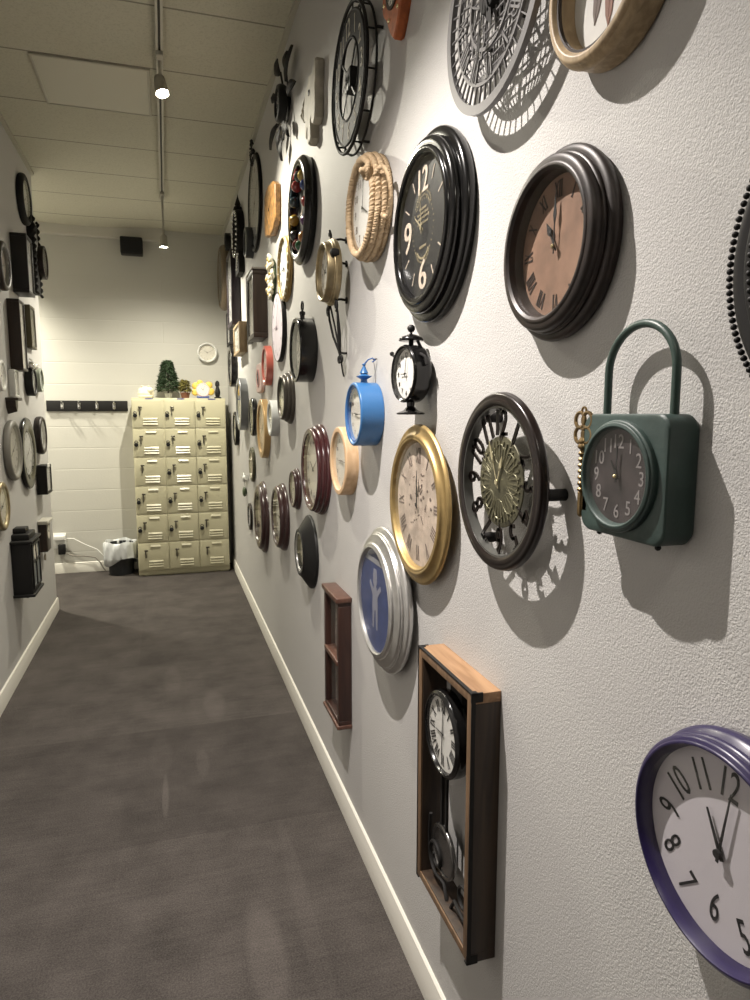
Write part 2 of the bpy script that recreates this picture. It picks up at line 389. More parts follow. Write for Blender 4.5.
def carpetmat():
    m = mat('carpet_tiles', (.1, .09, .085), .92); nt = m.node_tree; b = nt.nodes['Principled BSDF']; b.inputs['Specular IOR Level'].default_value = .15
    g = nt.nodes.new('ShaderNodeNewGeometry'); P = g.outputs['Position']
    mp = N(nt, 'ShaderNodeMapping'); mp.inputs['Scale'].default_value = (1, 1, 1); nt.links.new(P, mp.inputs['Vector']); mp.inputs['Location'].default_value = (.22, .35, 0)
    ck = N(nt, 'ShaderNodeTexBrick', Scale=1.); ck.offset = 0.; ck.inputs['Brick Width'].default_value = .92; ck.inputs['Row Height'].default_value = .92
    ck.inputs['Mortar Size'].default_value = .0; ck.inputs['Color1'].default_value = (.85, .85, .85, 1); ck.inputs['Color2'].default_value = (1.12, 1.12, 1.12, 1)
    nt.links.new(mp.outputs[0], ck.inputs['Vector'])
    n1 = N(nt, 'ShaderNodeTexNoise', Scale=190., Detail=4., Roughness=.8); nt.links.new(P, n1.inputs['Vector'])
    st = N(nt, 'ShaderNodeMapping'); st.inputs['Scale'].default_value = (5, 60, 1); nt.links.new(P, st.inputs['Vector'])
    n2 = N(nt, 'ShaderNodeTexNoise', Scale=1., Detail=4.); nt.links.new(st.outputs[0], n2.inputs['Vector'])
    n3 = N(nt, 'ShaderNodeTexNoise', Scale=4.5, Detail=5., Roughness=.6); nt.links.new(P, n3.inputs['Vector'])
    v = mathn(nt, 'ADD', mathn(nt, 'MULTIPLY', n1.outputs['Fac'], 2.4), mathn(nt, 'MULTIPLY', n2.outputs['Fac'], .35))
    v = mathn(nt, 'ADD', v, mathn(nt, 'MULTIPLY', n3.outputs['Fac'], 1.0))
    v = mathn(nt, 'MAXIMUM', mathn(nt, 'SUBTRACT', v, 1.02), .12)
    # worn pale patches with outlines of their own
    sp = nt.nodes.new('ShaderNodeSeparateXYZ'); nt.links.new(P, sp.inputs[0])
    wob = mathn(nt, 'MULTIPLY', mathn(nt, 'SUBTRACT', n3.outputs['Fac'], .5), 1.6)
    tot = None
    for cx, cy, rx, ry, k in PATCHES:
        dx = mathn(nt, 'DIVIDE', mathn(nt, 'SUBTRACT', sp.outputs['X'], cx), rx); dy = mathn(nt, 'DIVIDE', mathn(nt, 'SUBTRACT', sp.outputs['Y'], cy), ry)
        d = mathn(nt, 'ADD', mathn(nt, 'ADD', mathn(nt, 'MULTIPLY', dx, dx), mathn(nt, 'MULTIPLY', dy, dy)), wob)
        q = nt.nodes.new('ShaderNodeMapRange'); q.inputs[1].default_value = 1.25; q.inputs[2].default_value = .5; q.inputs[3].default_value = 0; q.inputs[4].default_value = k
        nt.links.new(d, q.inputs[0]); tot = q.outputs[0] if tot is None else mathn(nt, 'ADD', tot, q.outputs[0])
    v = mathn(nt, 'ADD', v, tot)
    c = nt.nodes.new('ShaderNodeMix'); c.data_type = 'RGBA'; c.blend_type = 'MULTIPLY'; c.inputs[0].default_value = 1
    cc = nt.nodes.new('ShaderNodeCombineColor')
    for i, k in enumerate((.073, .064, .059)): nt.links.new(mathn(nt, 'MULTIPLY', v, k), cc.inputs[i])
    nt.links.new(cc.outputs[0], c.inputs[6]); nt.links.new(ck.outputs['Color'], c.inputs[7]); nt.links.new(c.outputs[2], b.inputs['Base Color'])
    bp = N(nt, 'ShaderNodeBump', Strength=.6, Distance=.004); nt.links.new(n1.outputs['Fac'], bp.inputs['Height']); nt.links.new(bp.outputs['Normal'], b.inputs['Normal'])
    return m
PATCHES = [(.22, 1.78, .055, .22, .28), (.19, 3.55, .06, .20, .22), (-.02, 3.95, .05, .25, .14), (-.06, 2.72, .014, .16, .4), (-.08, 3.05, .05, .2, .15), (.10, 2.95, .03, .13, .2),
           (.17, 1.35, .05, .12, .18), (.36, 1.9, .03, .5, .12), (-.75, 4.3, .3, .4, .08)]
WALL = wallmat(); BLOCK = blockmat(); CEIL = ceilmat(); CARPET = carpetmat()
TRIMW = mat('white_trim_paint', (.66, .64, .58), .45)
GRID = mat('ceiling_grid_metal', (.42, .40, .33), .5)

# ------------------------------------------------------------------ room shell
struct('floor', MB().box(-3.1, 1.0, -2.7, 7.3, -.1, 0), CARPET)
struct('ceiling', MB().box(-3.1, 1.0, -2.7, 7.3, ZC, ZC+.1), CEIL)
struct('wall_right', MB().box(XR, XR+.15, -2.7, 7.3, 0, ZC), WALL)
lw = MB().box(XL-.12, XL, -2.7, YLEND, 0, ZC); lw.box(-3.1, XL-.12, YLEND-.12, YLEND, 0, ZC)
struct('wall_left', lw, WALL)
struct('wall_back', MB().box(-3.1, XR, YB, YB+.15, 0, ZC), BLOCK)
struct('wall_front', MB().box(XL, XR, -2.7, -2.55, 0, ZC), WALL)
struct('wall_alcove', MB().box(-3.1, -2.95, YLEND, YB, 0, ZC), WALL)
def base_prof(t=.013, h=.10): return [(0, 0), (t, 0), (t, h-.02), (t*.75, h-.012), (t*.7, h-.004), (t*.3, h), (0, h)]
def base_run(name, pts):                     # profile swept along a straight run; pts: start, end, inward normal
    a, b, n = [Vector(p) for p in pts]; vs = []; P = base_prof()
    for p in (a, b): vs += [(p.x+n.x*o, p.y+n.y*o, z) for o, z in P]
    k = len(P); fs = [tuple(range(k)), tuple(range(k, 2*k))[::-1]]+[(i, (i+1) % k, k+(i+1) % k, k+i) for i in range(k)]
    return vs, fs
struct('baseboard_right', MB().add(*base_run('r', ((XR, -2.5, 0), (XR, YB, 0), (-1, 0, 0)))), TRIMW, 30)
m_ = MB().add(*base_run('l', ((XL, -2.5, 0), (XL, YLEND+.013, 0), (1, 0, 0)))).add(*base_run('l', ((XL, YLEND, 0), (-2.95, YLEND, 0), (0, 1, 0))))
struct('baseboard_left', m_, TRIMW, 30)
struct('baseboard_back', MB().add(*base_run('b', ((-2.95, YB, 0), (XR-.013, YB, 0), (0, -1, 0)))), TRIMW, 30)
struct('trim_1', MB().box(XR-.022, XR, -2.5, YB, ZC-.022, ZC), GRID)
struct('trim_2', MB().box(XL, XL+.022, -2.5, YLEND, ZC-.022, ZC), GRID)
struct('trim_3', MB().bbox(-2.95, .03, YB-.07, YB, ZC-.115, ZC, .004), mat('bulkhead_paint', (.56, .54, .48), .6))

# a tile that sags along the bulkhead, and the switched-off light panel in the grid
t = MB(); n = 14
for i in range(n+1):
    x = -1.35+1.36*i/n; s = .030*math.sin(PI*i/n)+.002
    t.v += [(x, YB-.62, ZC), (x, YB-.072, ZC-s), (x, YB-.072, ZC)]
for i in range(n):
    a = 3*i; b = a+3; t.f += [(a, b, b+1, a+1), (a+1, b+1, b+2, a+2)]
o = t.build('sagging_ceiling_tile', CEIL, None, None); o['label'] = 'sagging ceiling tile bowing down along the far bulkhead'; o['category'] = 'ceiling tile'
PANEL = mat('lens_panel_plastic', (.53, .51, .42), .5)
t = thing('ceiling_light_panel', 'square flat light panel, switched off, set in the tiled ceiling left of the track', 'ceiling light', (-.30, 4.19, ZC), 'F')
mb = MB(); framebars(mb, -.285, .285, -.285, .285, .014, -.010, 0, .002); mb.build('frame', GRID, t)
MB().box(-.272, .272, -.272, .272, -.007, -.001).build('diffuser', PANEL, t, None)

# ------------------------------------------------------------------ track lighting
TRK = mat('track_enamel', (.52, .50, .43), .4)
TRKD = mat('track_slot', (.03, .028, .024), .6)
t = thing('lighting_track', 'long ceiling track carrying the spotlights down the hallway', 'lighting track', (.035, 2.7, ZC), 'F')
mb = MB().box(-.017, -.0055, -3.2, 3.30, -.03, 0).box(.0055, .017, -3.2, 3.30, -.03, 0).box(-.017, .017, -3.2, 3.30, -.004, 0); mb.build('rail', TRK, t, None)
MB().box(-.0055, .0055, -3.2, 3.30, -.022, -.004).build('slot', TRKD, t, None)
MB().box(-.02, .02, 3.30, 3.33, -.034, 0).build('end_cap', TRK, t, None)
BULB = emit('lit_bulb', (1, .95, .82), 60)
HOUS = mat('spotlight_white_enamel', (.40, .38, .32), .4)
def spot(label, y, drop, aim, power, col, size=1.9, blend=.9, rad=.012, glow=None, ox=0.):
    z = ZC-.03
    t = thing('track_spotlight', label, 'spotlight', (.035, y, z), 'F', 'spotlights on the ceiling track')
    MB().bbox(-.016, .016, -.06, .06, -.022, 0, .003).build('adapter', HOUS, t)
    MB().tube([(0, 0, -.020), (ox*.5, 0, -.03-drop*.4), (ox, 0, -drop)], .009, 14).build('stem', HOUS, t)
    d = (Vector(aim)-Vector((.035+ox, y, z-drop))).normalized(); q = d.to_track_quat('-Z', 'Y').to_matrix().to_4x4()
    h = MB().lathe([(0, .045), (.018, .045), (.026, .035), (.034, -.045), (.036, -.05), (.031, -.05), (.026, -.03), (0, -.03)], 32)
    h = h.build('housing', HOUS, t); h.matrix_local = Matrix.Translation((ox, 0, -drop)) @ q
    b = MB().lathe([(0, -.046), (.014, -.045), (.026, -.040), (.026, -.031), (0, -.031)], 32).build('bulb', glow or BULB, h)
    l = bpy.data.lights.new('spot', 'SPOT'); l.energy = power; l.color = col; l.spot_size = size; l.spot_blend = blend; l.shadow_soft_size = rad
    lo = bpy.data.objects.new('lamp', l); COL.objects.link(lo); lo.parent = h; lo.location = (0, 0, -.062)
    return t
WARM = (1, .90, .78); GRN = (1, .94, .78)
spot('spotlight nearest the camera on the ceiling track, above the big clocks', 1.47, .36, (-.14, 1.45, .5), 190, (1, .93, .87), 2.13, 1., .010, None, -.11)
spot('lit spotlight halfway down the track beside the square light panel', 3.70, .13, (.42, 2.95, .7), 98, GRN, 2.25, 1.)
spot('lit spotlight at the far end of the track before the block wall', 5.86, .36, (.0, 5.90, .5), 120, GRN, 2.95, 1.)
spot('added unseen fill spotlight on the track behind the camera aimed at the left wall', -.4, .25, (-.89, .8, 1.0), 16, (1, .92, .8), 2.2, 1.)  # fill lamp added out of view to brighten the left wall
# ceiling light of the side alcove
t = thing('alcove_ceiling_light', 'round ceiling light in the side alcove beyond the left wall', 'ceiling light', (-1.75, 6.72, ZC), 'F')
MB().lathe([(0, 0), (.15, 0), (.15, -.03), (.14, -.04), (0, -.04)], 40).build('base', HOUS, t)
MB().lathe([(0, -.09), (.06, -.085), (.11, -.065), (.135, -.04), (0, -.04)], 40).build('shade', emit('lit_shade', (1, .93, .76), 3), t)
l = bpy.data.lights.new('alcove', 'SPOT'); l.energy = 300; l.color = GRN; l.shadow_soft_size = .06; l.spot_size = 2.1; l.spot_blend = 1.
lo = bpy.data.objects.new('lamp', l); COL.objects.link(lo); lo.parent = t; lo.location = (0, 0, -.2)

# ------------------------------------------------------------------ camera
F = 670.; th = math.atan(85/F); ps = math.atan(209*math.cos(th)/F)
fw = Vector((math.sin(ps)*math.cos(th), math.cos(ps)*math.cos(th), -math.sin(th))); rt = Vector((math.cos(ps), -math.sin(ps), 0)); up = rt.cross(fw)
cd = bpy.data.cameras.new('camera'); cd.sensor_fit = 'HORIZONTAL'; cd.sensor_width = 36; cd.lens = F/750*36; cd.clip_start = .02
cam = bpy.data.objects.new('camera', cd); COL.objects.link(cam)
cam.matrix_world = Matrix.Translation((0, 0, 1.55)) @ Matrix((rt, up, -fw)).transposed().to_4x4()
SC.camera = cam
w = bpy.data.worlds.new('world'); SC.world = w; w.use_nodes = True
w.node_tree.nodes['Background'].inputs[0].default_value = (.02, .02, .018, 1)
SC.view_settings.view_transform = 'Standard'; SC.view_settings.look = 'None'; SC.view_settings.gamma = 1; SC.view_settings.use_curve_mapping = False
SC.view_settings.exposure = .86

# ================================================================== BACK WALL
t = thing('locker_bank', 'beige steel locker bank with three columns of six doors against the far wall', 'lockers', (.1245, 6.90, 0), 'F')
LW, LD = .4305, .195
MB().bbox(-LW, LW, -LD+.012, LD, .012, 1.71, .003).box(-LW+.01, LW-.01, -LD+.03, LD-.01, 0, .014).build('body', LOCKM, t)
cw = 2*LW/3; rh = (1.695-.055)/6
locked = {(0, 0), (0, 1), (0, 3), (0, 4), (1, 0), (1, 1), (1, 2), (1, 3), (1, 4), (2, 0), (2, 1), (2, 2), (2, 3), (2, 4)}
TAGB = mat('blue_tag', (.05, .06, .22), .5)
for c in range(3):
    for r in range(6):
        x0 = -LW+c*cw+.003; x1 = x0+cw-.006; z1 = 1.695-r*rh-.0015; z0 = z1-rh+.003
        mb = MB().bbox(x0, x1, -LD-.002, -LD+.013, z0, z1, .003)
        mb.bbox(x0+.010, x1-.010, -LD-.0045, -LD, z0+.010, z1-.010, .002)
        for zz in (.17, .66, .75, .84) if r else (.66, .75, .84):          # pressed louvres
            z = z1-(z1-z0)*zz if zz > .5 else z1-.03
            a, b = (x0+.095, x1-.055) if zz > .5 else (x0+.115, x1-.075)
            mb.add([(a, -LD-.004, z+.010), (b, -LD-.004, z+.010), (b, -LD-.015, z-.006), (a, -LD-.015, z-.006), (b, -LD-.004, z-.008), (a, -LD-.004, z-.008)],
                   [(0, 1, 2, 3), (3, 2, 4, 5), (0, 3, 5), (1, 4, 2), (0, 5, 4, 1)])
        d = mb.build('door', LOCKM, t, 30)
        zc = z1-(z1-z0)*.40
        h = MB().bbox(x0+.062, x0+.074, -LD-.018, -LD-.004, zc-.035, zc+.045, .003).bbox(x0+.056, x0+.090, -LD-.026, -LD-.016, zc+.030, zc+.045, .003).build('handle', LATCH, d)
        if (c, r) in locked:
            lk = MB().lathe(prof((0, 0), (.017, 0), (.019, .004, .001), (.019, .014), (.016, .018, .001), (0, .018)), 24, x0+.026, -LD-.006, zc-.040, axis='y')
            lk.v = [(a, 2*(-LD-.006)-b-.0, cc) for a, b, cc in lk.v]
            lk.tube([(x0+.026+.014*math.cos(PI*i/10), -LD-.015, zc-.024+.022*math.sin(PI*i/10)) for i in range(11)], .0035, 6)
            tag(lk.build('lock', mat('black_lock_dial', (.015, .015, .015), .3), d), 'black round combination lock')
    x = -LW+(c+.55)*cw
    MB().box(x-.035, x+.035, -LD+.009, -LD+.0118, 1.697, 1.707).build('number_tag', TAGB, t, None)

def petal_ring(mb, n, R, r, z, cx=0, cy=0, f=.35):
    for i in range(n):
        a = 2*PI*i/n; mb.sphere(r, cx+R*math.cos(a), cy+R*math.sin(a), z, sz=f, n=12)
ZL = 1.71
t = thing('china_figurine', 'small rounded cream china figurine at the left end of the locker top', 'figurine', (-.175, 6.84, ZL), 'F')
MB().lathe(prof((0, 0), (.045, 0), (.06, .03, .008), (.062, .06, .004), (.045, .095, .006), (.02, .108, .004), (0, .110)), 32, sx=1.15).build('body', CREAMP, t)
MB().sphere(.03, .035, -.045, .075, n=16).sphere(.009, .045, -.074, .072, n=10).build('head', CREAMP, t)
MB().sphere(.014, -.03, -.02, .108, n=12).sphere(.012, .025, -.02, .11, n=12).build('ears', mat('pinkish_china', (.62, .50, .42), .5), t)
def tree(label, name, x, y, H, R, leaf, potm, n, seed, pot=(.035, .05)):
    rnd = random.Random(seed)
    t = thing(name, label, 'plant', (x, y, ZL), 'F')
    pr, ph = pot
    MB().lathe(prof((0, 0), (pr*.75, 0), (pr, ph*.85), (pr*1.1, ph*.86), (pr*1.1, ph), (pr*.95, ph), (pr*.9, ph*.9), (0, ph*.9)), 24).build('pot', potm, t)
    MB().tube([(0, 0, ph*.8), (.004, .002, H*.5), (0, 0, H*.95)], [.008, .006, .002], 8).build('trunk', DKWOOD, t)
    mb = MB()
    for i in range(n):
        u = rnd.random(); z = ph+(H-ph)*(.06+.94*u); rr = R*(1-u)**.75*(.5+.5*rnd.random())+.004; a = rnd.random()*2*PI
        L = .035+.02*rnd.random(); dx, dy = math.cos(a), math.sin(a); p = Vector((dx*rr, dy*rr, z)); q = p+Vector((dx*L, dy*L, -.018+.03*rnd.random()))
        s = Vector((-dy, dx, .3*rnd.uniform(-1, 1)))*.010; mid = (p+q)/2+Vector((0, 0, .006))
        mb.add([p, mid-s, q, mid+s, mid+Vector((0, 0, .004))], [(0, 1, 4), (1, 2, 4), (2, 3, 4), (3, 0, 4), (0, 3, 2, 1)])
    o = mb.build('foliage', leaf, t, None)
    return t
tree('little green artificial fir tree in a white pot on the locker top', 'potted_tree', .03, 6.93, .36, .098, LEAF, WHITEP, 900, 3)
tree('low potted plant with yellowish leaves in a brown pot beside the little fir', 'potted_plant', .185, 6.79, .17, .024, mat('yellow_green_leaf', (.14, .12, .025), .6, 0, .5, 50), mat('brown_pot', (.16, .06, .03), .6), 200, 5, (.045, .055))
t = thing('flower_alarm_clock', 'pink-faced clock ringed by yellow flower petals on the locker top', 'clock', (.355, 6.88, ZL+.085), 'B')
mb = MB(); 
for a, r in ((2.6, .036), (-.25, .036), (.7, .036), (3.5, .034), (1.9, .03)):
    mb.sphere(r, .078*math.cos(a), .070*math.sin(a), .012, sz=.4, n=16)
mb.build('petals', YELL, t)
MB().lathe([(0, -.02), (.062, -.02), (.068, -.01), (.068, .022), (.060, .028), (.054, .024), (0, .024)], 40).build('case', mat('pale_pink_plastic', (.72, .52, .50), .4), t)
MB().disc(.054, .0245).build('dial', WHITE, t); numerals(t, .026, .042, .008, 'ticks'); hands(t, .028, .042, (10.5, 1))
MB().bbox(-.06, .06, -.085, -.060, -.02, .025, .006).build('base', mat('blue_plastic_base', (.06, .09, .25), .4), t)
t = thing('dark_figurine', 'slim black figurine at the right end of the locker top', 'figurine', (.495, 6.86, ZL), 'F')
MB().lathe(prof((0, 0), (.035, 0), (.035, .012), (.018, .02), (.026, .07, .004), (.014, .12), (.02, .14, .005), (.012, .17, .004), (0, .178)), 24).build('body', SATIN, t)
t = rclock('small white round clock on the block wall above the lockers', 'B', .42, 2.172, .097, .05, .92, 'torus', WHITEP, OFFW, num='ticks', hm=(10.3, 2.2), zd=.02, ink=GREYINK)
# coat rack
t = thing('coat_rack', 'black wall-mounted coat rack board with four chrome hooks on the block wall', 'coat rack', (-.722, YB+.001, 1.637), 'B')
MB().bbox(-.365, .365, -.051, .051, 0, .02, .004).build('board', SATIN, t)
for x in (-.225, -.075, .085, .24):
    hk = MB().bbox(x-.013, x+.013, -.03, .03, .02, .024, .002)
    hk.tube([(x, .012, .022), (x, .016, .04), (x, .024, .06), (x, .040, .066)], [.006, .006, .006, .008], 8).tube([(x, -.012, .022), (x, -.03, .036), (x, -.03, .052), (x, -.014, .058)], .0055, 8)
    hk.build('hook', CHROME, t)
# loudspeaker
t = thing('wall_speaker', 'black box loudspeaker mounted high on the block wall', 'speaker', (-.252, YB, 3.135), 'B')
MB().bbox(-.03, .03, -.03, .03, 0, .05, .004).build('bracket', SATIN, t)
MB().bbox(-.10, .10, -.078, .078, .045, .17, .012).build('cabinet', SATIN, t)
mb = MB().bbox(-.09, .09, -.068, .068, .168, .176, .004); mb.build('grille', mat('speaker_cloth', (.01, .01, .01), .9), t)
# outlet, plug, cords
t = thing('wall_outlet', 'white electrical outlet with adapter near the floor on the block wall', 'outlet', (-1.04, YB, .325), 'B')
MB().bbox(-.058, .058, -.075, .075, 0, .008, .003).build('cover_plate', WHITEP, t)
MB().bbox(-.05, .05, .01, .055, .008, .045, .004).build('adapter', WHITEP, t)
t = thing('power_plug', 'black plug with a grey cord hanging under the wall outlet', 'plug', (-1.02, YB-.009, .25), 'B')
MB().bbox(-.035, .03, -.055, .045, 0, .045, .006).build('body', SATIN, t)
MB().tube([(.025, -.045, .02), (.10, -.075, .03), (.22, -.085, .04), (.30, -.10, .045), (.34, -.15, .05), (.37, -.215, .05), (.39, -.242, .05)], .006, 8).build('cord', mat('grey_cord', (.25, .23, .20), .5), t)
t = thing('white_power_cord', 'thin white cord slanting from the outlet adapter down to the floor', 'cord', (-.94, YB-.05, .355), 'B')
MB().tube([(-.03, 0, .008), (.03, -.005, .012), (.12, -.06, .02), (.24, -.12, .03), (.31, -.20, .035), (.345, -.30, .035), (.35, -.347, .035)], .005, 8).build('cable', WHITEP, t)
# waste bin
t = thing('waste_bin', 'small dark waste bin with a white plastic liner bag beside the lockers', 'bin', (-.475, 6.925, 0), 'F')
MB().lathe(prof((0, 0), (.105, 0), (.112, .008, .002), (.138, .30), (.141, .305), (.132, .305), (.105, .01), (0, .01)), 40).build('can', mat('black_bin_plastic', (.02, .022, .026), .45), t)
rnd = random.Random(4); mb = MB(); n = 72; rows = []
for j, (r, z) in enumerate([(.126, .25), (.134, .31), (.143, .325), (.152, .31), (.155, .27), (.156, .22), (.153, .17), (.150, .135)]):
    rows.append([])
    for i in range(n):
        a = 2*PI*i/n; wv = .006*math.sin(9*a+j*1.3)+.004*math.sin(17*a-j*.9)+.004*math.sin(23*a+2*j)
        ff = .0 if j < 7 else .05*math.sin(2*a+.5)
        rows[-1].append(len(mb.v)); mb.v.append(((r+max(wv, -.004))*math.cos(a), (r+max(wv, -.004))*math.sin(a), z-(ff if j == 7 else 0)+(.008*math.sin(5*a+1) if j in (2, 4, 5) else 0)))
for A, B in zip(rows, rows[1:]):
    for i in range(n): mb.f.append((A[i], A[(i+1) % n], B[(i+1) % n], B[i]))
bag = mb.build('liner_bag', mat('white_bag_film', (.62, .64, .65), .35), t, 60); tag(bag, 'white plastic bag folded over the rim')
so = bag.modifiers.new('s', 'SOLIDIFY'); so.thickness = .001

# ================================================================== RIGHT WALL, near clocks
def RW(name, label, y, z, rot=0.): return thing(name, label, 'clock', onwall('R', y, z), 'R', GR['R'], rot)

# --- large black clock with stepped rim
t = RW('wall_clock', 'large black wall clock with stepped glossy rim and big cream numerals 12 9 6', 1.494, 1.974)
MB().lathe([(0, 0)]+prof((.203, 0), (.208, .006), (.192, .029, .010), (.189, .029), (.172, .048, .009), (.170, .048), (.162, .054, .002), (.156, .052), (.154, .040), (.152, .036))+[(0, .036)], 96).build('case', BLACK, t, 25)
MB().disc(.152, .0362, 72).build('dial', BLKDIAL, t)
zb = .0378; mb = MB()
for dx in (-.0025, 0, .0025):
    mb.text('12', dx, .106, .054, zb+dx*.1, wx=.95).text('9', -.100+dx, 0, .072, zb+dx*.1, wx=1.1).text('6', dx, -.102, .066, zb+dx*.1, wx=1.15)
mb.build('numerals', CREAM, t, None)
mb = MB()
for i in range(12):
    if i % 3: a = i*PI/6; mb.bar(.105*math.sin(a), .105*math.cos(a), .135*math.sin(a), .135*math.cos(a), .003, zb, zb+.0005)
mb.build('hour_marks', CREAM, t, None)
mb = MB(); rnd = random.Random(2)
for R, cy, a0, a1, n in ((.062, .0, 0, 360, 30), (.050, .03, 20, 160, 22), (.040, .03, 20, 160, 18), (.045, -.028, 200, 340, 20)):
    for i in range(n):
        a = math.radians(a0+(a1-a0)*i/n); h = .006*rnd.uniform(.5, 1)
        mb.bar(R*math.cos(a), cy+R*math.sin(a), (R+h)*math.cos(a), cy+(R+h)*math.sin(a), .0022, zb, zb+.0005)
for y, w_ in ((.044, .022), (.034, .034), (.024, .040), (.012, .034), (-.040, .022)):
    for i in range(9): x = -w_+2*w_*i/9; mb.bar(x, y, x+w_*.13, y, .007*rnd.uniform(.5, 1), zb, zb+.0005)
for i in range(14): a = math.radians(215+110*i/13); mb.disc(.003, zb, 8, .040*math.cos(a), -.030+.036*math.sin(a), .0005)
mb.build('dial_scrollwork', GOLDINK, t, None)
hands(t, .041, .085, (10.2, 11.8), GOLDINK, 'bar', .035)
MB().disc(.156, .0475, 72, t=.001).build('glass', GLASS, t)

# --- rubbed brown clock with tan dial
t = RW('wall_clock', 'rubbed dark brown wall clock with coppery tan dial and roman numerals, above the green padlock', .962, 1.813)
MB().lathe([(0, 0)]+prof((.138, 0), (.144, .008, .001), (.137, .023, .005), (.134, .023), (.131, .030, .002), (.119, .045, .006), (.113, .047, .001), (.109, .043), (.106, .016))+[(0, .016)], 96).build('case', OLDBRN, t, 25)
MB().disc(.106, .0162, 72).build('dial', TANDIAL, t)
numerals(t, .0178, .086, .025, 'roman', mat('dark_brown_ink', (.03, .018, .014), .6))
hands(t, .022, .076, (10.95, 12.05), INK, 'spade', .07)
MB().sphere(.004, 0, 0, .025, n=10).build('hand_pin', STUD, t)
MB().disc(.109, .037, 72, t=.001).build('glass', GLASS, t)

# --- skeleton clock with open numerals standing off the wall
t = RW('skeleton_wall_clock', 'black-rimmed open skeleton clock with cut-out numerals and brass-coloured centre', 1.085, 1.43)
MB().lathe(prof((.152, .036), (.158, .039, .001), (.160, .047, .002), (.150, .056, .004), (.140, .057, .001), (.136, .054), (.136, .038), (.140, .036)), 96, close=True).build('rim', BRONZE, t, 30)
MB().ring(.1325, .1365, .034, .053, 96).build('inner_band', mat('grey_sheen_band', (.13, .13, .12), .35, .5), t, 30)  # separate grey ring, its colour imitates the reflection along the rim's inside
for i in range(1, 13):
    a = i*PI/6; mb = MB()
    for dx in (-.0013, 0, .0013): mb.text(str(i), .107*math.sin(a)+dx*math.cos(a), .107*math.cos(a)-dx*math.sin(a), .047, .040+abs(dx)*.05, .003, -a, .72)
    for da in (-.05, .05) if i > 9 else (0,):
        mb.bar(.122*math.sin(a+da), .122*math.cos(a+da), .137*math.sin(a+da), .137*math.cos(a+da), .005, .040, .043)
        mb.bar(.07*math.sin(a+da*.8), .07*math.cos(a+da*.8), .084*math.sin(a+da), .084*math.cos(a+da), .004, .040, .043)
    mb.build('numeral', BRONZE, t, None)
mb = MB().lathe(prof((0, .037), (.074, .037), (.082, .039), (.082, .042, .001), (.074, .043), (.030, .045), (0, .046)), 60)
mb.build('center_dial', BRASSD, t, 30)
mb = MB()
for i in range(36):
    a = i*PI/18; mb.bar(.024*math.sin(a), .024*math.cos(a), .074*math.sin(a), .074*math.cos(a), .0014, .0425, .0450, .0035)
for i in range(8):
    a = i*PI/4; mb.circ(.018, .0014, .044, 20, 6, .050*math.sin(a), .050*math.cos(a))
mb.build('sunburst_ribs', mat('greenish_brass', (.17, .16, .10), .4, .6), t, None)
hands(t, .048, .080, (12.6, 11.2), mat('pale_gold_hands', (.62, .56, .36), .35, .6), 'spade', .05)
mb = MB()
for a in (-.06, 2.2, 4.1):
    MB().lathe([(0, 0), (.010, 0), (.010, .040), (0, .040)], 16, .143*math.cos(a), .143*math.sin(a)).build('wall_peg', IRON, t)

# --- gold clock
zo = .018
t = RW('wall_clock', 'gold-framed wall clock with mottled parchment dial, above the silver one', 1.545, 1.329)
MB().lathe([(0, zo)]+[(r_, z_+zo) for r_, z_ in prof((.192, 0), (.199, .004, .001), (.197, .010, .001), (.192, .013, .001), (.189, .013), (.176, .019, -.002), (.166, .023, .003), (.160, .022, .001), (.154, .005))]+[(0, .005+zo)], 96).build('case', GOLD, t, 25)
MB().lathe([(0, 0), (.13, 0), (.13, zo), (0, zo)], 48).build('back_box', SATIN, t, 30)
MB().disc(.154, .0052+zo, 72).build('dial', AGED, t)
numerals(t, .0068+zo, .122, .036, 'roman', GREYINK)
rnd = random.Random(11); mb = MB()
for i in range(26):
    a = rnd.random()*2*PI; R = rnd.uniform(.02, .085); mb.disc(rnd.uniform(.002, .006), .0068+zo, 9, R*math.cos(a), R*math.sin(a), .0005, 1, .8)
for i in range(10):
    a = rnd.random()*2*PI; R = rnd.uniform(.02, .08); mb.bar(R*math.cos(a), R*math.sin(a), R*math.cos(a)+rnd.uniform(-.02, .02), R*math.sin(a)+rnd.uniform(-.02, .02), .0025, .0068+zo, .0073+zo)
mb.build('dial_motif', GREYINK, t, None)
hands(t, .010+zo, .085, (11.9, 12), INK, 'spade', .05)
MB().disc(.161, .016+zo, 72, t=.001).build('glass', GLASS, t)

# --- silver clock with blue picture
t = RW('wall_clock', 'brushed silver wall clock with stepped rim and deep blue picture dial', 1.803, 1.018)
t.location.x -= .015
MB().lathe([(0, -.0145), (.12, -.0145), (.12, 0), (0, 0)], 48).build('back_box', SATIN, t, 30)
MB().lathe([(0, 0)]+prof((.205, 0), (.211, .008, .001), (.206, .020, .003), (.196, .024), (.193, .030, .002), (.186, .036, .002), (.168, .042), (.158, .051, .003), (.153, .052, .001), (.150, .048), (.149, .040))+[(0, .040)], 96).build('case', SILV, t, 25)
MB().disc(.149, .0402, 72).build('dial', BLUEDIAL, t)
fig = MB()
P = [(0, -.085), (-.018, -.085), (-.022, -.04), (-.018, 0), (-.026, .012), (-.050, .045), (-.058, .040), (-.034, -.004), (-.026, -.02), (-.03, -.06)]
fig.poly([(-.022, -.085), (-.010, -.085), (-.004, -.03), (.004, -.03), (.010, -.085), (.022, -.085), (.024, -.02), (.022, .012), (.052, .040), (.046, .052), (.016, .030), (.012, .040), (-.012, .040), (-.016, .030), (-.046, .052), (-.052, .040), (-.022, .012), (-.024, -.02)], .0416, .0422)
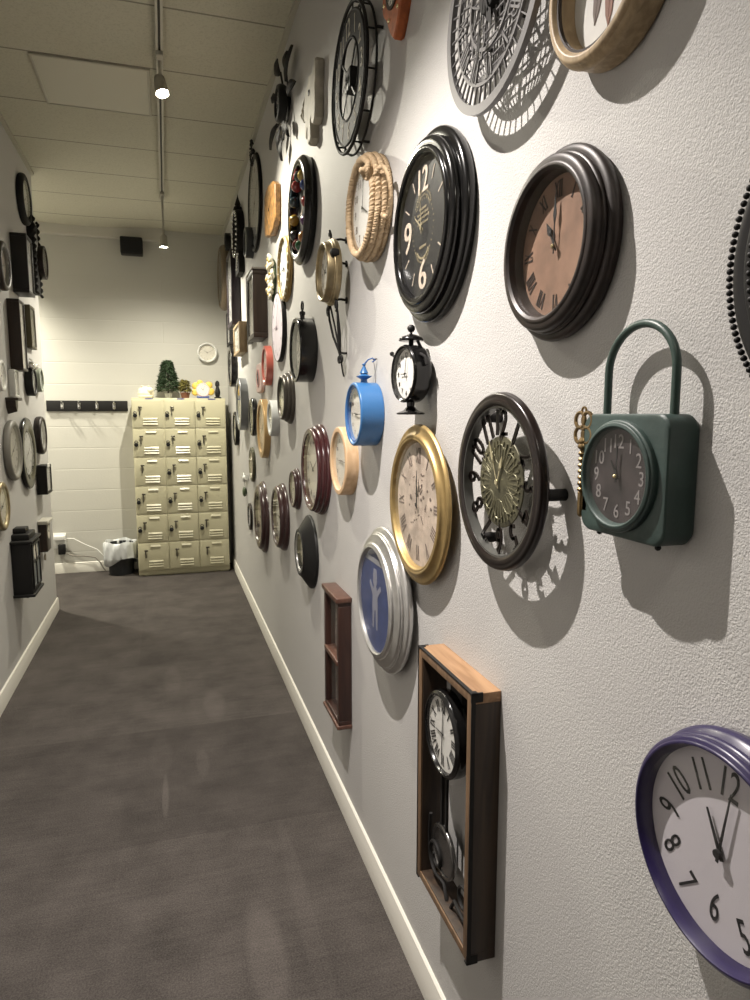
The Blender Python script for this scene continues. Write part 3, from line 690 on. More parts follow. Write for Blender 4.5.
fig.disc(.017, .0416, 24, 0, .056, .0008).poly([(-.018, .066), (.018, .066), (.012, .092), (-.012, .092)], .0416, .0423)
fig.v = [(x*1.05, y, z) for x, y, z in fig.v]
tag(fig.build('figure_print', mat('pale_figure_ink', (.24, .25, .31), .6), t, None), 'pale standing figure with raised arms')
mb = MB().poly([(-.095, .108), (.095, .108), (.078, .123), (-.078, .123)], .0416, .0422); mb.build('dial_band', mat('pale_band_ink', (.27, .28, .30), .6), t, None)
MB().disc(.152, .0465, 72, t=.001).build('glass', GLASS, t)

# --- green padlock clock
t = RW('padlock_clock', 'green padlock-shaped clock with tall shackle and an old key hooked on its side', .743, 1.470)
hw, hz, dp = .0855, .0815, .048
mb = MB()
def rrect(w, h, r, n=6):
    P = []
    for cx, cy, a0 in ((w-r, h-r, 0), (-w+r, h-r, 90), (-w+r, -h+r, 180), (w-r, -h+r, 270)):
        P += [(cx+r*math.cos(math.radians(a0+90*i/n)), cy+r*math.sin(math.radians(a0+90*i/n))) for i in range(n+1)]
    return P
def loft(mb, secs):
    k = len(secs[0][0]); base = len(mb.v)
    for P, z in secs: mb.v += [(x, y, z) for x, y in P]
    for j in range(len(secs)-1):
        for i in range(k): mb.f.append((base+j*k+i, base+j*k+(i+1) % k, base+(j+1)*k+(i+1) % k, base+(j+1)*k+i))
    mb.f.append(tuple(range(base, base+k))[::-1]); mb.f.append(tuple(range(base+(len(secs)-1)*k, base+len(secs)*k)))
    return mb
loft(mb, [(rrect(hw*.96, hz*.96, .018), 0), (rrect(hw, hz, .020), .006), (rrect(hw, hz, .020), dp-.003), (rrect(hw-.0015, hz-.0015, .019), dp-.001), (rrect(hw-.004, hz-.004, .017), dp)])
mb.build('body', TEAL, t, 30)
MB().lathe(prof((.074, dp-.004), (.074, dp+.004), (.071, dp+.008, .001), (.068, dp+.011, .001), (.064, dp+.010, .001), (.061, dp-.001), (.061, dp-.004)), 72, -.002, 0, 0, close=True).build('bezel', TEAL, t, 25)
tz = dp+.0004
MB().disc(.062, tz, 60, -.002, 0).build('dial', BROWNDIAL, t)
mb = MB()
for i in range(1, 13):
    a = i*PI/6; mb.text(str(i), -.002+.046*math.sin(a), .046*math.cos(a), .0185, tz+.0014, .0005, 0, .9)
mb.build('numerals', mat('dim_white_ink', (.25, .23, .225), .6), t, None)
d = thing  # hands sit on the dial
hm = MB(); hand(hm, 10.9, .024, .004, tz+.003); hm.v = [(x-.002, y, z) for x, y, z in hm.v]; hm.build('hour_hand', INK, t, None)
hm = MB(); hand(hm, 12.05, .040, .003, tz+.0045); hm.v = [(x-.002, y, z) for x, y, z in hm.v]; hm.build('minute_hand', INK, t, None)
MB().sphere(.0032, -.002, 0, tz+.006, n=12).build('hand_pin', STUD, t)
MB().disc(.063, dp+.0075, 60, -.002, 0, .0008).build('glass', GLASS, t)
mb = MB(); sx = .0655; S = [(-sx, hz-.004, dp/2), (-sx, hz+.055, dp/2)]+[(-sx*math.cos(PI*i/20), hz+.055+sx*.92*math.sin(PI*i/20), dp/2) for i in range(1, 20)]+[(sx, hz+.055, dp/2), (sx, hz-.004, dp/2)]
mb.tube(S, .0055, 16).build('shackle', mat('dark_green_shackle', (.028, .055, .045), .42), t, 60)
MB().sphere(.004, -.055, -hz-.002, dp-.012, n=10).sphere(.004, .066, -hz-.002, dp-.010, n=10).build('screw_feet', IRON, t)
k = MB(); kx, kz = -.088, dp-.002
for a in range(4):
    q = PI/4+a*PI/2; k.circ(.0110, .0028, kz, 24, 8, kx+.0125*math.cos(q), .062+.0150*math.sin(q))
k.circ(.005, .0018, kz, 20, 8, kx, .086)
k.lathe(prof((0, .032), (.005, .032), (.0075, .036, .001), (.005, .040), (.0065, .044, .001), (.0045, .048), (0, .048)), 20, kx, 0, kz, axis='y')
N_ = 90; k.tube([(kx, .036-.097*i/N_, kz) for i in range(N_+1)], [.0050+.0014*math.sin(2*PI*i/8) if i < 62 else .0050 for i in range(N_+1)], 12)
k.bbox(kx, kx+.017, -.056, -.034, kz-.002, kz+.002, .001).bbox(kx+.008, kx+.017, -.036, -.026, kz-.002, kz+.002, .001).lathe(prof((0, -.067), (.005, -.062, .001), (.005, -.055), (0, -.055)), 16, kx, 0, kz, axis='y')
tag(k.build('key', mat('antique_brass', (.24, .17, .085), .35, .9, .3, 60), t, 40), 'antique brass key with clover bow and twisted stem')

# --- pendulum box clock
t = RW('pendulum_clock', 'tall open wooden frame clock low on the wall with small round dial and hanging pendulum', 1.2845, .716)
W, H, D = .1455, .292, .060; bw = .022
MB().bbox(-W, W, H-bw, H, 0, D, .0015).build('top_board', OAK, t)
MB().bbox(-W, W, -H, -H+bw, 0, D, .0015).build('bottom_board', WALNUT, t)
for s in (-1, 1): MB().bbox(min(s*W, s*(W-bw)), max(s*W, s*(W-bw)), -H+bw, H-bw, 0, D, .0015).build('side_board', WALNUT, t)
face = wood('front_edge_wood', (.11, .065, .035), (.19, .115, .063), .5, 8)
mb = MB(); 
for s in (-1, 1): mb.bbox(min(s*W*.985, s*(W-bw*.95)), max(s*W*.985, s*(W-bw*.95)), -H+.004, H-.004, D, D+.004, .001)
mb.bbox(-W+bw*.9, W-bw*.9, H-bw*.95, H-.004, D, D+.0038, .001).bbox(-W+bw*.9, W-bw*.9, -H+.004, -H+bw*.95, D, D+.0038, .001); mb.build('face_trim', face, t)
mb = MB()
for sx_ in (-1, 1):
    for sy_ in (-1, 1):
        mb.bbox(*sorted((sx_*(W+.0015), sx_*(W-.012))), *sorted((sy_*(H+.0015), sy_*(H-.003))), D-.010, D+.0055, .001)
        mb.bbox(*sorted((sx_*(W+.0015), sx_*(W-.003))), *sorted((sy_*(H+.0015), sy_*(H-.018))), D-.020, D+.0055, .001)
for s in (-1, 1): mb.box(*sorted((s*(W+.0012), s*(W-.001))), -H, H, D-.004, D+.005)
mb.box(-W, W, H-.001, H+.0012, D-.003, D+.005).build('corner_straps', IRON, t, None)
R = .095; cy = .134; z0 = .032; dxc = -.014
cl = MB().lathe([(0, z0)]+prof((R, z0), (R, .054, .001), (R*.96, .062, .002), (R*.90, .065, .001), (R*.87, .060), (R*.86, .054))+[(0, .054)], 72, dxc, cy).build('clock_case', BLACK, t, 30)
MB().disc(R*.86, .0542, 60, dxc, cy).build('dial', WHITE, cl)
mb = MB()
for i in range(12): a = i*PI/6; mb.roman(ROM[i], dxc+R*.64*math.sin(a), cy+R*.64*math.cos(a), .026, .0558, rot=-a)
mb.build('numerals', INK, cl, None)
for nm, hh, L in (('hour_hand', 8.9, .036), ('minute_hand', 12.1, .055), ('second_hand', 6.1, .05)):
    mb = MB(); hand(mb, hh, L, .003, .0575); mb.v = [(x+dxc, y+cy, z) for x, y, z in mb.v]; mb.build(nm, INK, cl, None)
MB().disc(R*.88, .0615, 60, dxc, cy, .0008).build('glass', GLASS, cl)
MB().box(-.030, .030, cy-.01, H-bw, .012, .032).box(-W+bw, W-bw, cy-.012, cy+.012, .012, .030).build('dial_bracket', IRON, t, None)
mb = MB().box(-.060, -.052, -.125, cy-.06, .034, .040).box(-.034, -.026, -.125, cy-.06, .034, .040).box(-.062, -.024, -.13, -.118, .033, .041); mb.build('pendulum_rods', IRON, t, None)
mb = MB().lathe(prof((0, .026), (.058, .030), (.063, .036, .001), (.060, .042, .001), (.053, .042), (.051, .039), (0, .040)), 48, -.045, -.172)
mb.build('pendulum_bob', mat('smoky_silver', (.16, .155, .15), .25, .9), t, 40)
mb = MB()
def spiral(cx, cy, r0, turns, a0, z, s=1, n=40, e=.25):
    return [(cx+s*(r0*(1-(1-e)*i/n))*math.cos(a0+2*PI*turns*i/n), cy+(r0*(1-(1-e)*i/n))*math.sin(a0+2*PI*turns*i/n), z) for i in range(n+1)]
for s in (-1, 1):
    mb.tube(spiral(s*.078, -.205, .044, 1.3, -PI/2, .042, s), .0042, 6).tube([(s*.012, -H+bw, .042), (s*.03, -.24, .042), (s*.078, -.249, .042)], .0042, 6)
    mb.tube([(s*.118, -.20, .042), (s*.120, -.16, .042), (s*.112, -.115, .042)], .0042, 6)
mb.build('scroll_bracket', IRON, t, 60)

# --- purple clock
t = RW('wall_clock', 'glossy purple wall clock with white dial and thin black numerals, nearest of all', .553, 1.060, -.069)
MB().lathe([(0, 0)]+prof((0.1266, 0), (0.1340, .010, .002), (0.1319, .026, .003), (0.1277, .030), (0.1266, .040, .003), (0.1235, .052, .004), (0.1195, .054, .001), (0.1170, .048), (0.1145, .032))+[(0, .032)], 96).build('case', PURP, t, 25)
MB().disc(0.1145, .0322, 72).build('dial', mat('lilac_white_dial', (.56, .53, .56), .6), t)
mb = MB()
for i in range(1, 13):
    a = i*PI/6; rr = .070 if i == 6 else .084; mb.text(str(i), rr*math.sin(a), rr*math.cos(a), .036, .0338, .0005, (PI-a if i in (4, 5, 7) else -a) if i not in (6, 8) else (0 if i == 6 else -.6), .6)
mb.build('numerals', INK, t, None)
hands(t, .037, .078, (10.97, 12.15), INK, 'bar', .05)
MB().lathe([(0, .037), (.005, .037), (.005, .043), (0, .043)], 8).build('hand_pin', INK, t)
MB().disc(.1128, .046, 72, t=.001).build('glass', GLASS, t)

# --- beaded black clock at the frame edge
t = RW('wall_clock', 'black wall clock with a beaded rim cut off by the right picture edge', .412, 1.70)
MB().lathe([(0, 0)]+prof((.172, 0), (.176, .010, .002), (.172, .036), (.160, .046, .004), (.150, .044), (.146, .050, .003), (.138, .050), (.132, .030))+[(0, .030)], 96).build('case', SATIN, t, 25)
mb = MB()
for i in range(150): a = 2*PI*i/150; mb.sphere(.0036, .177*math.cos(a), .177*math.sin(a), .040, n=8)
mb.build('beaded_edge', SATIN, t, 60); mb = MB()
for i in range(100): a = 2*PI*i/100; mb.sphere(.0036, .141*math.cos(a), .141*math.sin(a), .051, n=8)
mb.build('inner_beading', SATIN, t, 60)
MB().disc(.132, .0302, 60).build('dial', BROWNDIAL, t)
numerals(t, .032, .105, .030, 'roman', CREAM); hands(t, .036, .09, (10.9, 12), CREAM); MB().disc(.136, .043, 60, t=.001).build('glass', GLASS, t)

# --- tan framed clock with feathers, top right
t = RW('wall_clock', 'tan wooden-rimmed clock with feather print dial, above the rubbed brown clock', .842, 2.141)
MB().lathe([(0, 0)]+prof((.110, 0), (.116, .010, .002), (.116, .030), (.112, .046, .003), (.104, .052, .002), (.099, .050, .001), (.096, .046), (.093, .016))+[(0, .016)], 80).build('case', TANRIM, t, 25)
MB().ring(.0925, .0965, .040, .046, 80).build('inner_band', DKWOOD, t)
MB().disc(.093, .0162, 60).build('dial', WHITE, t)
for i, (fx, fy, ln, an, m_) in enumerate(((-.035, -.010, .075, -1.75, GREYINK), (-.008, -.022, .085, -1.62, mat('rust_feather_ink', (.22, .09, .05), .6)), (.022, -.006, .080, -1.5, GREYINK), (.048, .004, .06, -1.35, GREYINK), (.0, .045, .06, 1.4, GREYINK))):
    c, s = math.cos(an), math.sin(an); P = []
    for u, wv in ((0, .001), (.2, .007), (.5, .0105), (.8, .007), (1, .0005)): P.append((fx+c*ln*(u-.5)-s*wv, fy+s*ln*(u-.5)+c*wv))
    for u, wv in ((.8, .007), (.5, .0105), (.2, .007), (0, .001)): P.append((fx+c*ln*(u-.5)+s*wv, fy+s*ln*(u-.5)-c*wv))
    MB().poly(P, .0178, .0184+.0002*i).bar(fx-c*ln*.7, fy-s*ln*.7, fx+c*ln*.5, fy+s*ln*.5, .0012, .0184+.0002*i, .0188+.0002*i).build('feather_print', m_, t, None)
hands(t, .022, .066, (10.9, 12), INK); MB().disc(.097, .042, 60, t=.001).build('glass', GLASS, t)

# --- wire mesh skeleton clock
t = RW('skeleton_wall_clock', 'large grey metal openwork clock with a lattice face throwing a lacy shadow', 1.143, 2.27)
R = .183; zm = .045
mb = MB().ring(R-.017, R, zm, zm+.010, 96).ring(R-.052, R-.046, zm+.002, zm+.008, 80).ring(R*.42, R*.42+.006, zm+.002, zm+.008, 60); mb.build('rim', GREYMET, t, None)
mb = MB()
for i in range(48):
    a = 2*PI*i/48; mb.bar((R-.050)*math.sin(a), (R-.050)*math.cos(a), (R-.015)*math.sin(a), (R-.015)*math.cos(a), .0022, zm+.003, zm+.007)
for q in range(-7, 8):                 # globe lattice: meridians and parallels
    if q == 0: continue
    v = q/8*(R-.049); h = math.sqrt(max((R-.049)**2-v*v, 1e-5))
    mb.bar(-h, v, h, v, .0022, zm+.003, zm+.006)
    mb.tube([(v*math.sqrt(max(0, 1-(k/8)**2))*1.0, k/8*(R-.050), zm+.0045) for k in range(-8, 9)], .0017, 5)
mb.build('lattice', GREYMET, t, None)
rnd = random.Random(21); mb = MB()
for (cx, cy, rx, ry) in ((-.055, .05, .050, .040), (-.045, -.045, .026, .042), (.045, .055, .055, .036), (.042, -.012, .034, .044), (.09, -.06, .022, .016), (-.09, -.02, .014, .02)):
    P = [(cx+rx*math.cos(2*PI*i/18)*(1+.28*rnd.uniform(-1, 1)), cy+ry*math.sin(2*PI*i/18)*(1+.28*rnd.uniform(-1, 1))) for i in range(18)]
    mb.tube([(x, y, zm+.005) for x, y in P], .0028, 6, True)
mb.build('map_outlines', GREYMET, t, None)
for i in range(12): a = i*PI/6; MB().roman(ROM[i], (R-.070)*math.sin(a), (R-.070)*math.cos(a), .036, zm+.006, .003, -a).build('numeral', GREYMET, t, None)
MB().lathe(prof((0, zm-.02), (.030, zm-.02), (.030, zm+.012), (.026, zm+.016, .001), (0, zm+.018)), 40).build('movement', IRON, t)
hands(t, zm+.019, .115, (5.2, 6.4), IRON, 'spade', .07)
mb = MB()
for a in (.9, 2.4, 4.0, 5.5): MB().tube([(R*.43*math.cos(a), R*.43*math.sin(a), 0), (R*.43*math.cos(a), R*.43*math.sin(a), zm+.004)], .004, 8).build('wall_peg', IRON, t)

# --- black open clock top left of the near group
t = RW('skeleton_wall_clock', 'large black ring clock with cream numerals and open centre, beside the pale carved plaque', 2.100, 2.556)
R = .200; zm = .045
mb = MB().circ(R, .0055, zm+.004, 96, 8).circ(R+.001, .0035, .022, 96, 8).ring(R-.090, R-.024, zm, zm+.004, 80).circ(R-.022, .004, zm+.003, 96, 8).circ(R-.091, .004, zm+.003, 72, 8)
for i in range(12):
    a = i*PI/6+.26; mb.tube([((R)*math.cos(a), (R)*math.sin(a), .020), (R*math.cos(a), R*math.sin(a), zm+.004), ((R-.02)*math.cos(a), (R-.02)*math.sin(a), zm+.003)], .003, 6)
for a in (.3, 1.87, 3.44, 5.0): mb.tube([(R*math.cos(a), R*math.sin(a), 0), (R*math.cos(a), R*math.sin(a), .022)], .004, 8)
mb.build('ring', IRON, t, 60)
for i in range(12):
    a = i*PI/6; MB().text(str(i or 12), (R-.056)*math.sin(a), (R-.056)*math.cos(a), .050, zm+.004, .001, 0, .8).build('numeral', mat('chalky_cream', (.46, .43, .35), .7), t, None)
mb = MB().bbox(-.030, .030, -.030, .030, zm-.045, zm+.008, .004)
for a in range(4): mb.bar(0, 0, (R-.085)*math.cos(a*PI/2+PI/4), (R-.085)*math.sin(a*PI/2+PI/4), .006, zm, zm+.004)
mb.build('movement', SATIN, t, 40)
hands(t, zm+.010, .10, (8.2, 5.8), IRON, 'bar', .07)

# --- orange scalloped clock
t = RW('wall_clock', 'orange-brown scalloped clock with gold studs and a pointed bottom, at the top edge', 1.735, 2.632)
P = []
for i in range(64):
    a = 2*PI*i/64; r = .088+.006*abs(math.sin(4*a))
    x, y = r*math.cos(a), r*math.sin(a)
    if y < -.03: y -= .050*max(0, 1-abs(x)/.050)
    P.append((x, y))
loft(MB(), [([(x*.95, y*.95) for x, y in P], 0), (P, .008), (P, .026), ([(x*.97, y*.97) for x, y in P], .030)]).build('case', COPPER, t, 30)
MB().ring(.044, .052, .030, .034, 48, 0, -.012).build('bezel', DKWOOD, t)
MB().disc(.045, .0302, 48, 0, -.012).build('dial', OFFW, t)
mb = MB()
for i in range(12): a = i*PI/6; mb.bar(.032*math.sin(a), -.012+.032*math.cos(a), .040*math.sin(a), -.012+.040*math.cos(a), .003, .0318, .0323)
mb.build('numerals', INK, t, None)
for nm, a, L in (('hour_hand', 10.9, .022), ('minute_hand', 12, .034)):
    q = a*PI/6; MB().bar(0, -.012, L*math.sin(q), -.012+L*math.cos(q), .003, .033, .034).build(nm, INK, t, None)
for x, y in ((-.074, -.022), (-.034, -.078), (.034, -.078), (.070, -.02), (.06, .06), (-.06, .06), (0, .085)):
    MB().sphere(.0055, x, y, .030, sz=.7, n=12).build('stud', STUD, t)

# --- rope clock
t = RW('rope_clock', 'round clock wound in coiled tan rope with a knotted loop on its right side', 1.955, 2.146)
def ropetube(mb, path, r, closed=True, tw=9., n=5):
    path = [Vector(p) for p in path]; N = len(path)
    for k in range(3):
        pts = []
        for i, p in enumerate(path):
            tg = (path[(i+1) % N]-path[i-1 if (closed or i) else 0]) if (closed or i < N-1) else path[i]-path[i-1]
            tg.normalize(); a = tg.cross(Vector((0, 0, 1)) if abs(tg.z) < .9 else Vector((1, 0, 0))).normalized(); b = tg.cross(a)
            q = 2*PI*k/3+2*PI*tw*i/N
            pts.append(p+(a*math.cos(q)+b*math.sin(q))*r*.48)
        mb.tube(pts, r*.60, n, closed)
    return mb
mb = MB()
for R, z in ((.136, .010), (.139, .027), (.136, .043), (.127, .056)):
    ropetube(mb, [(R*math.cos(2*PI*i/720), R*math.sin(2*PI*i/720), z) for i in range(720)], .0095, True, 60, 4)
mb.build('rope_coil', ROPE, t, 60)
MB().lathe(prof((0, 0), (.122, 0), (.122, .046), (.116, .046), (.114, .042), (0, .042)), 64).build('case', mat('raw_canvas_backing', (.30, .22, .14), .7), t)
MB().disc(.114, .0423, 60).build('dial', WHITE, t); numerals(t, .044, .088, .022, 'arabic', GREYINK); minutes(t, .044, .102, GREYINK); hands(t, .047, .078, (3.9, 12.3), INK)
MB().disc(.116, .053, 60, t=.001).build('glass', GLASS, t)
mb = MB(); kx, ky = .112, .062
ropetube(mb, [(kx+.014*math.cos(q)*1.2, ky+.016*math.sin(q), .068+.004*math.cos(2*q)) for q in [2*PI*i/60 for i in range(60)]], .0075, True, 9, 4)
ropetube(mb, [(kx-.004+.010*math.cos(q), ky+.004*math.sin(q), .074+.008*math.sin(q)) for q in [2*PI*i/60 for i in range(60)]], .007, True, 6, 4)
L = []
for i in range(160):
    u = i/159; a = 2.35+2*PI*u
    L.append((kx+.042+.036*math.cos(a), ky-.062+.062*math.sin(a), .052-.028*math.sin(PI*u)))
ropetube(mb, L, .0065, False, 18, 4)
mb.build('rope_knot', ROPE, t, 60)

# --- brass gauge clock on iron scroll bracket
t = RW('bracket_clock', 'round aged brass clock held off the wall by black iron scrollwork', 2.330, 2.037)
MB().lathe([(0, .038)]+prof((.100, .038), (.108, .042), (.110, .056, .001), (.106, .060), (.100, .066, .002), (.097, .084), (.092, .088, .001), (.088, .084), (.085, .066))+[(0, .066)], 72).build('case', BRASS, t, 25)
MB().disc(.085, .0663, 60).build('dial', OFFW, t); numerals(t, .068, .066, .016, 'arabic', GREYINK); hands(t, .072, .06, (10, 1.6), INK); MB().disc(.089, .081, 60, t=.001).build('glass', GLASS, t)
mb = MB(); r_ = .0042
mb.tube([(0, .104, .052), (0, .125, .052), (-.008, .140, .054), (-.016, .134, .054), (-.012, .124, .054)], r_, 8).build('top_curl', IRON, t, 60); mb = MB()
for y in (.108, .03, -.092): MB().tube([(.0, y, .045), (.006, y+.004, .020), (.012, y, .0)], r_, 8).lathe([(0, 0), (.011, 0), (.011, .004), (0, .004)], 16, .012, y).build('wall_pin', IRON, t, 60)
MB().lathe(prof((0, .05), (.012, .05), (.012, .075, .002), (0, .08)), 20, .096, .045).build('side_knob', IRON, t, 40)
for s in (-1, 1):
    mb.tube([(s*.055, -.100, .05), (s*.062, -.15, .045), (s*.048, -.21, .035), (s*.010, -.262, .025), (0, -.285, .02)], r_, 8)
    mb.tube(spiral(s*.058, -.118, .018, 1.2, -PI/2, .050, s), r_, 8)
    mb.tube(spiral(s*.016, -.290, .018, 1.25, PI*.6, .022, s), r_, 8)
    mb.tube([(s*.05, -.10, .045), (s*.02, -.18, .035), (0, -.262, .025)], r_*.8, 8)
mb.tube([(0, -.27, .022), (.01, -.272, .010), (.012, -.272, 0)], r_, 8).tube([(0, -.285, .02), (-.010, -.33, .012), (-.004, -.352, .008)], r_*.7, 8)
mb.build('scroll_bracket', IRON, t, 60)

# --- small black alarm clock
t = RW('alarm_clock', 'small black footed alarm clock with domed bell cap, above the gold clock', 1.592, 1.649)
t.matrix_world = Matrix.Translation((XR-.010, 1.560, 1.649)) @ WM['R'].to_4x4() @ Matrix.Rotation(.10, 4, 'Y')
MB().bbox(-.02, .02, -.02, .02, -.0085, .004, .002).build('wall_mount', IRON, t)
r, d = .069, .056
MB().lathe([(0, 0)]+prof((r*.7, 0), (r*.86, .006), (r, .020, .003), (r, d-.010), (r*.98, d-.003, .001), (r*.92, d, .001), (r*.88, d-.003), (r*.86, d-.014))+[(0, d-.014)], 64).build('case', BLACK, t, 30)
MB().disc(r*.86, d-.0138, 48).build('dial', WHITE, t); numerals(t, d-.012, r*.66, .011, 'arabic', INK); hands(t, d-.0095, r*.62, (9, 12.4), INK); MB().disc(r*.87, d-.004, 48, t=.001).build('glass', GLASS, t)
MB().lathe(prof((0, .078), (.027, .078), (.030, .081, .001), (.021, .089, .002), (.006, .094, .001), (.003, .097), (.003, .101), (0, .101)), 40, 0, 0, .032, axis='y').build('bell_cap', BLACK, t, 35)
MB().sphere(.0095, 0, .108, .032, n=16).build('knob', SATIN, t)
MB().tube([(0, r-.004, .032), (0, .083, .032)], .006, 10).tube([(.030, .078, .030), (.030, .060, .020)], .004, 8).build('bell_post', IRON, t)
MB().tube([(-.056, .034, .040), (-.078, .052, .046)], .0032, 8).sphere(.006, -.080, .054, .0465, n=10).build('winder', IRON, t)
MB().tube([(.055, .044, .035), (.068, .036, .028), (.074, .018, .026)], .004, 8).build('side_lever', IRON, t)
MB().lathe(prof((0, -.098), (.042, -.098), (.044, -.094, .001), (.036, -.091), (.012, -.078, -.003), (.014, -.060), (0, -.060)), 40, 0, 0, .032, axis='y', sy=.72).build('foot', BLACK, t, 35)

# --- blue round clock with finial
t = RW('hanging_clock', 'bright blue drum clock with pointed finial, hung by a thin wire hook', 1.984, 1.552)
r, d = .096, .072
MB().lathe([(0, 0)]+prof((r*.97, 0), (r, .004, .001), (r, d-.005), (r*.97, d, .001), (r*.90, d, .001), (r*.87, d-.004), (r*.85, d-.018))+[(0, d-.018)], 72).build('case', BLUE, t, 30)
MB().ring(r*.83, r*.875, d-.012, d-.003, 64).build('bezel', BLUED, t)
MB().disc(r*.85, d-.0178, 60).build('dial', OFFW, t); numerals(t, d-.016, r*.66, .013, 'arabic', GREYINK); hands(t, d-.013, r*.6, (9.2, 3), INK); MB().disc(r*.84, d-.006, 60, t=.001).build('glass', GLASS, t)
MB().lathe(prof((0, r-.003), (.014, r-.003), (.010, r+.006, -.001), (.010, r+.010), (.023, r+.017), (.024, r+.019), (.009, r+.026, -.001), (.0135, r+.028), (.004, r+.048), (.004, r+.051), (.006, r+.055, .001), (0, r+.058)), 24, 0, 0, d*.5, axis='y').build('finial', BLUE, t, 30)
MB().tube([(0, r+.054, d*.5), (.010, r+.068, d*.35), (.018, r+.072, d*.2), (.022, r+.066, d*.1), (.018, r+.060, .016)], .0022, 6).build('hook', BLUED, t)
MB().tube([(.020, r+.068, .012), (.018, r+.03, .006), (.016, r-.01, .004)], .0008, 5).tube([(.018, r+.070, 0), (.019, r+.068, .014)], .0018, 6).build('wire', IRON, t)

# --- mahogany two-window case
t = RW('pendulum_clock', 'slim mahogany case clock with two small windows near the baseboard', 2.388, .648)
W, H, D = .115, .243, .054; f = .026
mb = MB(); framebars(mb, -W, W, -H, H, f, 0, D-.004, .003); mb.build('case', MAHOG, t)
MH = wood('mahogany_highlight', (.07, .032, .022), (.12, .056, .038), .32); MB().bbox(-W-.006, W+.006, H-.012, H+.006, 0, D+.004, .003).build('top_moulding', MH, t); MB().bbox(-W-.004, W+.004, -H-.005, -H+.010, 0, D+.003, .003).build('bottom_moulding', MH, t); MB().bbox(-W+.012, W-.012, -.010, .010, .010, D, .004).build('window_divider', MH, t)
MB().box(-W+f*.9, W-f*.9, -H+f*.9, H-f*.9, .001, .012).build('back_panel', mat('faded_print_panel', (.22, .19, .17), .6, 0, .5, 30), t, None)
MB().disc(.072, .0122, 48, 0, .118).build('dial', OFFW, t)
mb = MB()
for i in range(12): a = i*PI/6; mb.roman(ROM[i], .056*math.sin(a), .118+.056*math.cos(a), .016, .0138, rot=-a)
mb.build('numerals', INK, t, None)
for nm, a, L in (('hour_hand', 9.8, .034), ('minute_hand', 12.1, .052)):
    q = a*PI/6; MB().bar(0, .118, L*math.sin(q), .118+L*math.cos(q), .004, .016, .017).build(nm, INK, t, None)
MB().box(-.003, .003, -.12, -.012, .020, .023).lathe(prof((0, .018), (.030, .018), (.032, .022, .001), (0, .026)), 32, 0, -.135).build('pendulum', BRASS, t, 40)
MB().box(-W+f*.9, W-f*.9, .009, H-f*.9, D-.016, D-.0155).box(-W+f*.9, W-f*.9, -H+f*.9, -.009, D-.016, D-.0155).build('glass', GLASS, t, None)

# ================================================================== RIGHT WALL, farther clocks
# drum, ring and cone shaped wall clocks
rclock('pale peach wooden drum clock tucked behind the blue clock', 'R', 2.289, 1.389, .120, .045, .96, 'drum', PEACH, OFFW, ri=.100, num='arabic', nh=.07, ink=GREYINK, hm=(9, 3.1))
rclock('burgundy wall clock with triple ribbed rim and white dial', 'R', 2.749, 1.323, .190, .054, .88, 'rings3', BURG, OFFW, ri=.148, zd=.03, num='roman', nh=.07, hm=(9.9, 2))
t = rclock('black drum clock with a pocket-watch ring on top', 'R', 2.927, 1.828, .136, .074, .97, 'drum', BLACK, OFFW, ri=.118, num='roman', nh=.07, hm=(8.2, 3), name='pocket_watch_clock')
MB().lathe(prof((0, .134), (.010, .134), (.010, .150), (.013, .152), (.013, .162), (.008, .166), (0, .168)), 20, 0, 0, .037, axis='y').build('crown', BLACK, t, 40)
MB().circ(.020, .0035, .037, 32, 8, 0, .186).build('ring', IRON, t, 60)
rclock('gunmetal wall clock with ridged sloping rim, left of the black pocket-watch clock', 'R', 3.449, 1.638, .134, .054, .78, 'rings3', GUN, OFFW, ri=.095, zd=.035, hm=(9.5, 4))
rclock('small dark burgundy clock left of the triple-ribbed burgundy clock', 'R', 3.286, 1.185, .103, .032, .84, 'rings2', BURGD, OFFW, ri=.075, zd=.018, hm=(7.9, 1))
t = rclock('black cone-shaped wall clock with small recessed white dial, lower than the ribbed burgundy clock', 'R', 2.984, .926, .169, .058, .62, 'cone', SATIN, OFFW, ri=.092, zd=.030, num='roman', nh=.09, hm=(10, 2), name='cone_wall_clock')
MB().ring(.086, .094, .050, .056, 60).build('bezel', SILV, t)
rclock('shiny bronze clock with white gridded dial, left of the black cone clock', 'R', 3.724, .980, .191, .050, .84, 'rings2', BURGD, WHITE, ri=.145, zd=.02, num='roman', nh=.09, hm=(9, 4.1), name='wall_clock')
rclock('reddish-brown wall clock, leftmost of the big round ones low on the wall', 'R', 4.538, .861, .245, .048, .82, 'rings2', BURGD, AGED, ri=.17, zd=.02, num='roman', nh=.08, hm=(9, 4.1))
rclock('thin dark plate-like clock just left of the reddish-brown clock', 'R', 5.298, .753, .107, .018, .9, 'dish', OLDBRN, GREYD, ri=.08, hm=(8, 2), glass=False)
rclock('thin olive-brown round clock above the reddish-brown clock', 'R', 5.064, 1.182, .131, .022, .9, 'dish', BRASSD, AGED, ri=.10, hm=(8, 2))
rclock('peachy gold round clock with brown shaded side, mid-wall', 'R', 4.345, 1.463, .188, .040, .88, 'drum', mat('peach_gold', (.50, .33, .15), .35, .3), mat('peach_dial', (.72, .52, .36), .6), ri=.15, hm=(8, 2))
rclock('small white drum clock with grey side, right of the peachy gold clock', 'R', 3.908, 1.532, .103, .045, .9, 'drum', mat('white_grey_plastic', (.55, .56, .56), .4), WHITE, ri=.08, hm=(8, 2))
rclock('black round clock with pale dial, left of the peachy gold clock', 'R', 4.864, 1.535, .135, .039, .9, 'torus', BLACK, OFFW, ri=.095, zd=.016, hm=(8, 2))
